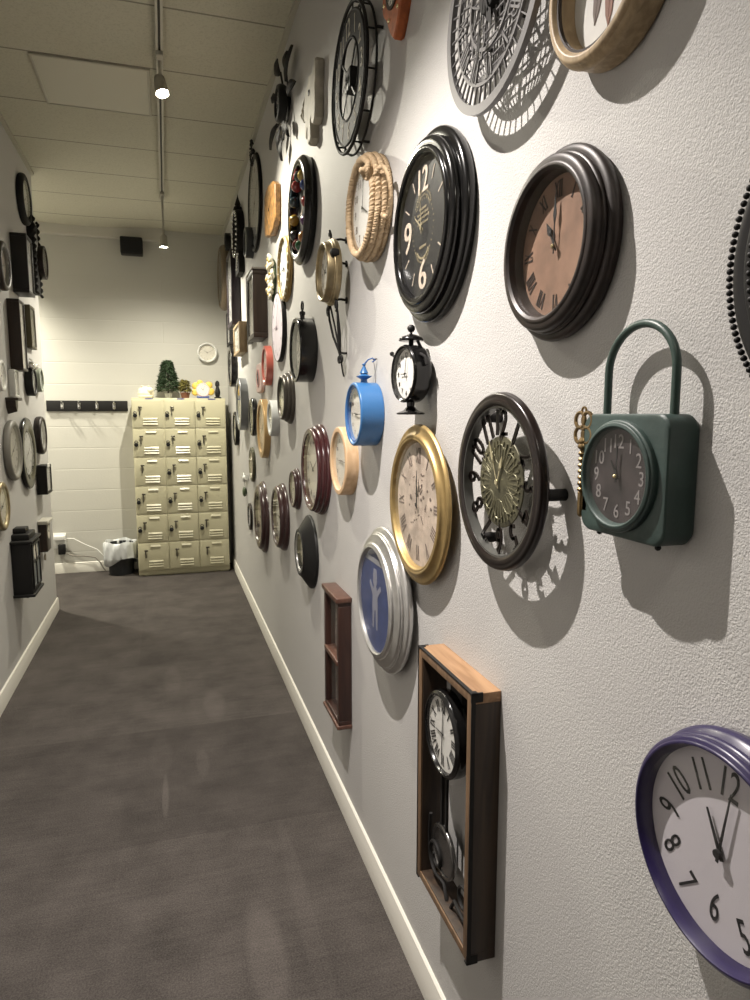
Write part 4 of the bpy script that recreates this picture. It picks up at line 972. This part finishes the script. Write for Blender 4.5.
rclock('thin black round clock farthest down at mid-height by the lockers', 'R', 6.150, 1.429, .150, .035, .9, 'drum', SATIN, GREYD, ri=.12, hm=(8, 2))
rclock('silver-grey drum clock with bright white dial, just before the lockers', 'R', 5.486, 1.636, .206, .060, .9, 'drum', mat('silver_grey', (.25, .26, .27), .35, .5), WHITE, ri=.16, hm=(8, 2))
rclock('black round clock with grey dial above the silver-grey drum clock', 'R', 6.208, 1.980, .180, .055, .9, 'drum', BLACK, GREYD, ri=.14, hm=(8, 2))
rclock('red round clock hanging under the tall dark brown box clock', 'R', 4.122, 1.845, .118, .040, .92, 'drum', RED, mat('salmon_dial', (.52, .22, .17), .5), ri=.095, hm=(8, 2))
rclock('pale lavender thin round clock with black edge, right of the tall dark box clock', 'R', 3.710, 2.021, .184, .024, .97, 'drum', SATIN, LAV, ri=.178, zd=.021, num='arabic', nh=.05, ink=mat('lavender_ink', (.36, .30, .36), .6), hm=(9, 1), glass=False)
t = rclock('white scalloped plate clock with gold edge, below the billiard-ball clock', 'R', 3.474, 2.280, .159, .030, .93, 'dish', GOLD, WHITEP, ri=.142, zd=.016, num='roman', nh=.07, hm=(9, 1), glass=False, name='plate_clock')
mb = MB()
for i in range(24): a = i*PI/12; mb.sphere(.010, .148*math.cos(a), .148*math.sin(a), .026, sz=.4, n=10)
mb.build('scalloped_edge', CREAMP, t, 60)
# billiard-ball clock
t = RW('billiard_ball_clock', 'black round clock with coloured glossy balls in place of the numbers', 2.977, 2.419)
MB().lathe([(0, 0)]+prof((.208, 0), (.216, .010, .002), (.208, .042, .008), (.190, .050, .003), (.182, .046), (.178, .012))+[(0, .012)], 80).build('case', BLACK, t, 30)
MB().disc(.178, .0122, 60).build('dial', BLKDIAL, t)
for i, c in enumerate([(.02, .02, .02), (.62, .40, .05), (.03, .06, .25), (.42, .03, .03), (.12, .03, .16), (.55, .20, .04), (.03, .14, .06), (.16, .03, .03), (.02, .02, .02), (.62, .36, .06), (.05, .08, .10), (.45, .05, .05)]):
    a = i*PI/6; MB().sphere(.025, .142*math.sin(a), .142*math.cos(a), .030, n=20).build('ball', mat('ball_enamel_%d' % i, tuple(q*.6 for q in c), .08, coat=.5), t, 60)
hands(t, .020, .10, (9, 1.5), CREAM); MB().ring(.1775, .183, .044, .047, 72).build('bezel', CHROME, t)
# grey drum near the ceiling
rclock('dark grey drum clock high up beside the spiked black clock', 'R', 4.832, 2.724, .101, .055, .9, 'drum', PEWT, GREYD, ri=.08, hm=(8, 2))
rclock('large thin black-rimmed round clock high on the wall, seen almost edge-on', 'R', 4.600, 2.915, .300, .022, .95, 'dish', IRON, GREYD, ri=.26, zd=.008, hm=(8, 2), num='roman', nh=.06)
rclock('large brown-rimmed clock with cream dial at the far end of the right wall', 'R', 6.745, 2.846, .302, .080, .88, 'torus', mat('brown_rim_wood', (.16, .12, .075), .5), OFFW, ri=.24, zd=.03, num='roman', nh=.06, hm=(10, 2))

# box shaped clocks
t = bclock('tall dark brown box clock with pale top ledge, left of the lavender clock', 'R', 4.19, 4.49, 2.02, 2.42, .088, DKWOOD, OFFW)
MB().bbox(-.155, .155, .200, .212, 0, .094, .003).build('top_ledge', mat('grey_ledge', (.22, .20, .18), .5), t)
bclock('narrow dark framed clock behind the tall dark brown box clock', 'R', 4.78, 5.04, 2.06, 2.54, .03, OLDBRN, GREYD)
bclock('tall purplish-black case clock under the spiked black clock', 'R', 5.66, 6.06, 2.28, 2.88, .075, mat('purple_black_wood', (.018, .012, .018), .4), GREYD)
bclock('cream-faced tan box clock at the far end, right of the black strip clock', 'R', 5.30, 5.75, 2.03, 2.26, .06, TANRIM, OFFW, panel=OFFW)
bclock('narrow black clock with studded edge left of the cream-faced tan box clock', 'R', 6.25, 6.55, 2.18, 2.48, .045, IRON, GREYD)
# spiked black clock with bright studs
t = RW('spiked_wall_clock', 'black spiked wrought clock with bright studs, high near the far ceiling', 5.45, 2.93)
MB().lathe([(0, 0)]+prof((.165, 0), (.170, .01, .001), (.165, .055, .004), (.150, .060), (.14, .03))+[(0, .03)], 48, sy=1.05).build('case', IRON, t, 30)
MB().disc(.14, .0302, 40).build('dial', BLKDIAL, t); numerals(t, .032, .11, .02, 'ticks', PALE); hands(t, .036, .1, (10, 2), PALE)
MB().lathe(prof((0, .16), (.04, .16), (.03, .20), (.018, .21), (.022, .225, .003), (.006, .27), (0, .30)), 20, 0, 0, .03, axis='y').build('spike', IRON, t, 40)
mb = MB()
for i in range(28): a = 2*PI*i/28; mb.sphere(.010, .155*math.cos(a), .155*math.sin(a)*1.05, .062, n=8)
for i in range(7): mb.sphere(.011, .10-.012*i, -.17-.016*i, .05, n=8)
mb.build('studs', CHROME, t, 60)
MB().bbox(-.11, .11, -.30, -.15, 0, .048, .008).build('pendulum_box', IRON, t)
rclock('small black clock at the ceiling end of the wall above the large brown-rimmed clock', 'R', 6.40, 3.10, .075, .05, .9, 'drum', SATIN, GREYD, ri=.06, hm=(8, 2))
# burl slab
t = RW('burl_wood_clock', 'amber burl wood slab clock, high on the wall left of the billiard-ball clock', 3.83, 2.660)
P = [(-.185, .115), (-.12, .135), (-.03, .140), (.04, .125), (.12, .115), (.190, .080), (.195, .0), (.180, -.10), (.10, -.125), (.0, -.135), (-.09, -.11), (-.180, -.10), (-.195, -.02)]
loft(MB(), [([(x*.97, y*.97) for x, y in P], 0), (P, .006), (P, .028), ([(x*.97, y*.97) for x, y in P], .034)]).build('slab', BURL, t, 30)
numerals(t, .0345, .085, .018, 'roman', GOLDINK); hands(t, .037, .08, (10, 2), INK)
# cream flower garland clock
t = RW('flower_clock', 'cream and gold flower garland clock beside the white plate clock', 3.90, 2.315)
MB().disc(.045, 0, 32, t=.02).build('dial', OFFW, t); hands(t, .022, .034, (10, 2), INK)
rnd = random.Random(9); mb = MB(); m2 = MB()
for (x, y) in ((0, .10), (-.05, .075), (.05, .08), (-.065, 0), (.065, .01), (-.045, -.06), (.04, -.065), (0, -.09)):
    for i in range(5): a = 2*PI*i/5+rnd.random(); mb.sphere(.017, x+.017*math.cos(a), y+.017*math.sin(a), .022+.012*rnd.random(), sz=.6, n=10)
    m2.sphere(.010, x, y, .036, n=8)
mb.build('blossoms', CREAMP, t, 60); m2.build('gold_centers', mat('golden_flower', (.55, .36, .10), .4), t, 60)
MB().tube([(0, .10, .010), (-.06, .07, .010), (-.07, 0, .010), (-.04, -.07, .010), (0, -.125, .012)], .008, 8).tube([(0, .10, .010), (.06, .07, .010), (.07, 0, .010), (.04, -.07, .010), (0, -.125, .012)], .008, 8).build('stem', GREENP, t, 60)
# pink plaque
t = RW('plaque_clock', 'rounded pale pink plaque clock with dark centre, left of the red round clock', 4.50, 1.790)
loft(MB(), [(rrect(.12, .09, .05), 0), (rrect(.125, .095, .05), .006), (rrect(.125, .095, .05), .020), (rrect(.118, .088, .046), .026)]).build('plaque', mat('pale_pink_china', (.62, .45, .42), .45), t, 30)
MB().disc(.052, .0262, 40).build('dial', BLKDIAL, t); numerals(t, .028, .04, .010, 'ticks', PALE); hands(t, .030, .038, (10, 2), PALE)
MB().ring(.050, .058, .024, .031, 40).build('bezel', PINK, t)
# white winged ornament and green drop
t = thing('winged_wall_ornament', 'little white winged ornament with a dark green drop hanging under it', 'wall ornament', onwall('R', 5.58, 1.03), 'R')
mb = MB()
for s in (-1, 1):
    for k in range(4):
        a = .25+.28*k; mb.poly([(s*.01, .0), (s*(.01+.16*math.cos(a)), .055*math.sin(a)-.01*k+.02), (s*(.02+.15*math.cos(a)), .055*math.sin(a)-.02-.01*k)], .004+.003*k, .008+.003*k)
mb.build('wings', WHITEP, t, None); MB().sphere(.028, 0, 0, .018, sx=.8, sz=.6, n=16).build('body', WHITEP, t, 60)
MB().tube([(0, -.02, .015), (0, -.08, .012)], .002, 6).sphere(.035, 0, -.11, .018, sz=.5, sy=1.2, n=16).build('drop', GREENP, t, 60)

# pale carved plaque, black iron flower clock, wire ornament
t = thing('carved_plaque', 'pale weathered carved plaque with ragged outline, left of the black ring clock', 'wall ornament', onwall('R', 2.76, 2.775), 'R')
P = [(.13, .100), (.10, .075), (.085, .065), (.02, .085), (-.02, .06), (-.06, .05), (-.09, .0), (-.085, -.05), (-.06, -.055), (-.075, -.10), (-.055, -.125), (-.03, -.09), (-.02, -.10), (-.025, -.155), (-.005, -.165), (.005, -.15), (.02, -.165), (.035, -.15), (.03, -.085), (.05, -.075), (.06, -.11), (.09, -.12), (.115, -.105), (.125, -.05), (.12, .0), (.135, .03), (.14, .085)]
loft(MB(), [([(x*.97, y*.97) for x, y in P], 0), (P, .006), (P, .028), ([(x*.96, y*.96) for x, y in P], .036)]).build('board', PALEWD, t, 30)
MB().sphere(.012, .02, .02, .036, sz=.4, n=12).build('knot_hole', INK, t, 60)
mb = MB()
for i, (x, y0_, y1_) in enumerate(((-.10, -.02, .07), (-.125, -.03, .055), (-.15, -.02, .03))): mb.tube([(x, y0_, .02), (x-.004, (y0_+y1_)/2, .034), (x+.006, y1_, .02)], .0045, 6).tube([(x, (y0_+y1_)/2, .028), (x+.05, (y0_+y1_)/2, .01)], .003, 6)
mb.build('twigs', PALEWD, t, 60)
t = RW('iron_flower_clock', 'black iron flower-and-leaf clock with dark round centre, next to the ceiling', 3.37, 3.015)
MB().lathe([(0, .02)]+prof((.075, .02), (.080, .03, .001), (.075, .06, .004), (.062, .062), (.058, .05))+[(0, .05)], 48).build('case', SATIN, t, 30)
MB().disc(.058, .0502, 36).build('dial', BLKDIAL, t); numerals(t, .052, .045, .009, 'ticks', PALE); hands(t, .054, .045, (10, 2), PALE)
mb = MB()
def leaf(mb, x, y, a, L, w, z=.03, c=.012):
    ca, sa = math.cos(a), math.sin(a); P = []; n = 8
    base = len(mb.v)
    for i in range(n+1):
        u = i/n; ww = w*math.sin(PI*u)**.8*.5
        for k in (-1, 0, 1): mb.v.append((x+ca*L*u-sa*ww*k, y+sa*L*u+ca*ww*k, z+c*math.sin(PI*u)-(.006 if k else 0)))
    for i in range(n+1):
        u = i/n; ww = w*math.sin(PI*u)**.8*.5
        for k in (-1, 0, 1): mb.v.append((x+ca*L*u-sa*ww*k, y+sa*L*u+ca*ww*k, z-.003+c*math.sin(PI*u)-(.006 if k else 0)))
    o = 3*(n+1)
    for i in range(n):
        for k in range(2):
            p = base+3*i+k; mb.f.append((p, p+3, p+4, p+1)); mb.f.append((p+o, p+o+1, p+o+4, p+o+3))
        mb.f.append((base+3*i, base+3*i+o, base+3*i+3+o, base+3*i+3)); mb.f.append((base+3*i+2, base+3*i+5, base+3*i+5+o, base+3*i+2+o))
for x, y, a, L, w in ((-.03, .16, 1.9, .11, .055), (.055, .055, .7, .12, .06), (.06, .10, 1.2, .07, .035), (-.07, .08, 2.4, .10, .04), (.08, -.02, -.3, .10, .05), (-.08, -.03, 3.5, .13, .07), (-.02, -.09, -2.0, .10, .04), (.03, -.10, -1.2, .09, .035), (.0, -.16, -1.75, .10, .04), (.07, -.13, -1.4, .09, .03)):
    leaf(mb, x, y, a, L, w)
mb.v = [(x*1.9, y*.95, z*1.3) for x, y, z in mb.v]; mb.build('leaves', IRON, t, 60)
mb = MB().tube([(0, .06, .025), (-.01, .12, .03), (-.03, .17, .03)], .005, 8).tube([(0, -.06, .025), (.01, -.12, .03), (0, -.17, .03)], .005, 8).tube([(.05, .04, .02), (.06, .10, .03)], .004, 8).tube([(-.05, .05, .02), (-.07, .09, .03)], .004, 8).tube([(-.06, -.03, .02), (-.10, -.04, .03)], .004, 8).tube([(.05, -.05, .02), (.07, -.13, .03)], .004, 8).lathe([(0, 0), (.03, 0), (.03, .03), (0, .03)], 20)
mb.v = [(x*1.7, y*.95, z) for x, y, z in mb.v]; mb.build('stem', IRON, t, 60)
t = thing('wire_ornament', 'small twiggy wire star ornament in the corner under the ceiling', 'wall ornament', onwall('R', 4.62, 3.245), 'R')
mb = MB(); rnd = random.Random(12)
for i in range(11): a = 2*PI*i/11+.2*rnd.random(); L = rnd.uniform(.05, .085); mb.tube([(0, 0, .01), (L*.5*math.cos(a), L*.5*math.sin(a), .03), (L*math.cos(a+.2), L*math.sin(a+.2), .022)], .0035, 6).sphere(.008, L*math.cos(a+.2), L*math.sin(a+.2), .022, n=8)
mb.sphere(.018, 0, 0, .014, sz=.8, n=12); mb.build('wire_star', IRON, t, 60)

# ================================================================== LEFT WALL
rclock('dark oval-looking round clock, highest on the left wall', 'L', 5.275, 3.005, .167, .045, .88, 'torus', IRON, GREYD, ri=.12, zd=.02, hm=(8, 2))
t = RW('chain_clock', 'narrow black clock with rope-twist edges below the highest clock on the left wall', 0, 0)
t.matrix_world = Matrix.Translation(onwall('L', 5.50, 2.68)) @ WM['L'].to_4x4(); t['group'] = GR['L']
MB().bbox(-.085, .085, -.26, .23, 0, .045, .006).build('case', IRON, t)
mb = MB()
for s in (-1, 1): mb.tube([(s*.085+.008*math.sin(i*1.2), -.27+.53*i/60, .045+.008*math.cos(i*1.2)) for i in range(61)], .010, 8)
mb.build('twisted_edges', IRON, t, 60); MB().disc(.06, .0452, 36, 0, .10).build('dial', GREYD, t)
mb = MB(); mb.bar(0, .1, -.03, .12, .005, .047, .048); mb.build('hour_hand', INK, t, None); MB().bar(0, .1, .02, .145, .004, .049, .050).build('minute_hand', INK, t, None)
bclock('deep black box clock high on the left wall', 'L', 4.82, 5.02, 2.318, 2.680, .095, mat('black_wood', (.010, .008, .008), .4), GREYD)
rclock('brown round clock left of the deep black box clock on the left wall', 'L', 4.453, 2.402, .138, .045, .9, 'torus', DKWOOD, mat('brown_dial', (.16, .10, .06), .6), ri=.10, zd=.018, hm=(8, 2))
rclock('olive-yellow dial clock at the far end high on the left wall', 'L', 5.615, 2.662, .120, .085, .9, 'drum', OLDBRN, mat('olive_dial', (.33, .31, .17), .6), ri=.10, hm=(8, 2))
bclock('tall dark wooden case clock at eye height on the left wall', 'L', 4.60, 4.76, 1.82, 2.245, .07, DKWOOD, OFFW)
rclock('white-rimmed pale clock at the picture edge, left of the tall dark case', 'L', 4.18, 2.09, .10, .03, .9, 'torus', WHITEP, OFFW, ri=.075, zd=.014, hm=(8, 2))
bclock('slim olive-brown framed clock right of the tall dark case clock, left wall', 'L', 5.16, 5.34, 2.006, 2.295, .035, mat('olive_wood', (.06, .05, .018), .5), mat('olive_panel', (.10, .085, .03), .6))
t = rclock('dark drum clock with pale blue-grey dial and chrome bell tops on the left wall', 'L', 5.084, 1.771, .093, .05, .92, 'drum', SATIN, mat('pale_aqua_dial', (.42, .48, .46), .5), ri=.075, hm=(8, 2), name='alarm_clock')
MB().sphere(.040, -.045, .105, .030, sy=.7, n=20).sphere(.040, .045, .105, .030, sy=.7, n=20).build('bells', CHROME, t, 60)
MB().tube([(-.05, .12, .03), (-.03, .15, .03), (.03, .15, .03), (.05, .12, .03)], .006, 8).build('handle', CHROME, t, 60)
rclock('pale green-grey round clock farthest along the left wall at eye height', 'L', 5.43, 1.80, .085, .04, .92, 'drum', mat('sage_enamel', (.28, .31, .25), .45), mat('pale_aqua_dial', (.42, .48, .46), .5), ri=.07, hm=(8, 2))
bclock('small white square clock below the tall dark case clock, left wall', 'L', 4.52, 4.64, 1.66, 1.822, .035, WHITEP, WHITE)
rclock('white oval-looking round clock at the left picture edge at eye height', 'L', 4.258, 1.769, .085, .03, .92, 'torus', WHITEP, WHITE, ri=.065, zd=.012, hm=(8, 2))
t = thing('carved_bracket', 'small dark carved wall bracket under the little white square clock', 'wall ornament', onwall('L', 4.45, 1.610), 'L')
MB().bbox(-.06, .06, .025, .042, 0, .07, .004).build('shelf', DKWOOD, t)
loft(MB(), [([(-.05, .025), (-.04, -.02), (0, -.055), (.04, -.02), (.05, .025)], 0), ([(-.035, .025), (-.03, -.01), (0, -.04), (.03, -.01), (.035, .025)], .05)]).build('corbel', DKWOOD, t, None)
rclock('large grey-rimmed pale round clock at mid-height near the left picture edge', 'L', 4.416, 1.342, .179, .040, .9, 'torus', mat('grey_rim', (.20, .19, .17), .45), mat('warm_grey_dial', (.40, .38, .35), .6), ri=.14, zd=.016, num='roman', nh=.07, hm=(8, 2))
rclock('large black-rimmed round clock right of the grey-rimmed clock on the left wall', 'L', 4.872, 1.300, .235, .03, .9, 'torus', BLACK, GREYD, ri=.14, zd=.012, num='roman', nh=.07, hm=(8, 2))
rclock('dark-rimmed round clock right of the large black-rimmed clock, left wall', 'L', 5.32, 1.405, .135, .05, .9, 'torus', OLDBRN, GREYD, ri=.10, zd=.02, hm=(8, 2))
t = bclock('black square clock with a white tag, far end of the left wall at mid-height', 'L', 5.19, 5.40, .990, 1.195, .07, SATIN, GREYD)
MB().box(-.07, .02, .088, .115, .070, .073).build('tag', WHITEP, t, None)
rclock('brass-rimmed round clock low at the left picture edge', 'L', 4.055, 1.056, .133, .035, .9, 'torus', BRASS, OFFW, ri=.10, zd=.015, hm=(8, 2))
t = RW('lantern_clock', 'black lantern-shaped clock with glazed front, lowest on the left wall', 0, 0)
t.matrix_world = Matrix.Translation(onwall('L', 4.40, .66)) @ WM['L'].to_4x4(); t['group'] = GR['L']
MB().bbox(-.135, .135, -.16, .15, 0, .105, .006).build('case', SATIN, t)
loft(MB(), [([(-.15, .15), (.15, .15), (.15, .158), (-.15, .158)], 0), ([(-.15, .15), (.15, .15), (.15, .158), (-.15, .158)], .115)])
MB().bbox(-.15, .15, .146, .162, 0, .118, .004).bbox(-.10, .10, .160, .195, 0, .095, .006).bbox(-.05, .05, .193, .225, 0, .07, .006).build('roof', SATIN, t)
MB().bbox(-.15, .15, -.172, -.155, 0, .118, .004).lathe(prof((0, -.21), (.012, -.205, .002), (.02, -.172), (0, -.172)), 16, 0, 0, .05, axis='y').build('base', SATIN, t)
MB().box(-.11, .11, -.13, .13, .105, .107).build('panel', mat('grey_glazed_panel', (.22, .24, .25), .25), t, None)
mb = MB().box(-.006, .006, -.13, .13, .107, .113).box(-.11, .11, .02, .032, .107, .113); framebars(mb, -.115, .115, -.135, .135, .012, .104, .114, .002); mb.build('glazing_bars', SATIN, t)
MB().disc(.055, .1072, 36, 0, .075).build('dial', OFFW, t)
MB().bar(0, .075, -.02, .09, .005, .1085, .1095).build('hour_hand', INK, t, None); MB().bar(0, .075, .01, .115, .004, .110, .111).build('minute_hand', INK, t, None)
t = RW('hook_clock', 'small brown pendulum clock with pale top at the end of the left wall', 0, 0)
t.matrix_world = Matrix.Translation(onwall('L', 5.22, .70)) @ WM['L'].to_4x4(); t['group'] = GR['L']
MB().bbox(-.075, .075, -.115, .085, 0, .055, .006).build('case', DKWOOD, t)
MB().bbox(-.10, .10, .085, .110, 0, .070, .005).build('top_ledge', mat('pale_ledge', (.5, .48, .42), .5), t)
MB().disc(.05, .0552, 36, 0, .02).build('dial', OFFW, t); MB().bar(0, .02, -.02, .035, .005, .057, .058).build('hour_hand', INK, t, None); MB().bar(0, .02, .01, .055, .004, .059, .060).build('minute_hand', INK, t, None)
MB().box(-.003, .003, -.16, -.115, .02, .024).disc(.022, .018, 24, 0, -.165, .008).build('pendulum', BRASS, t, None)
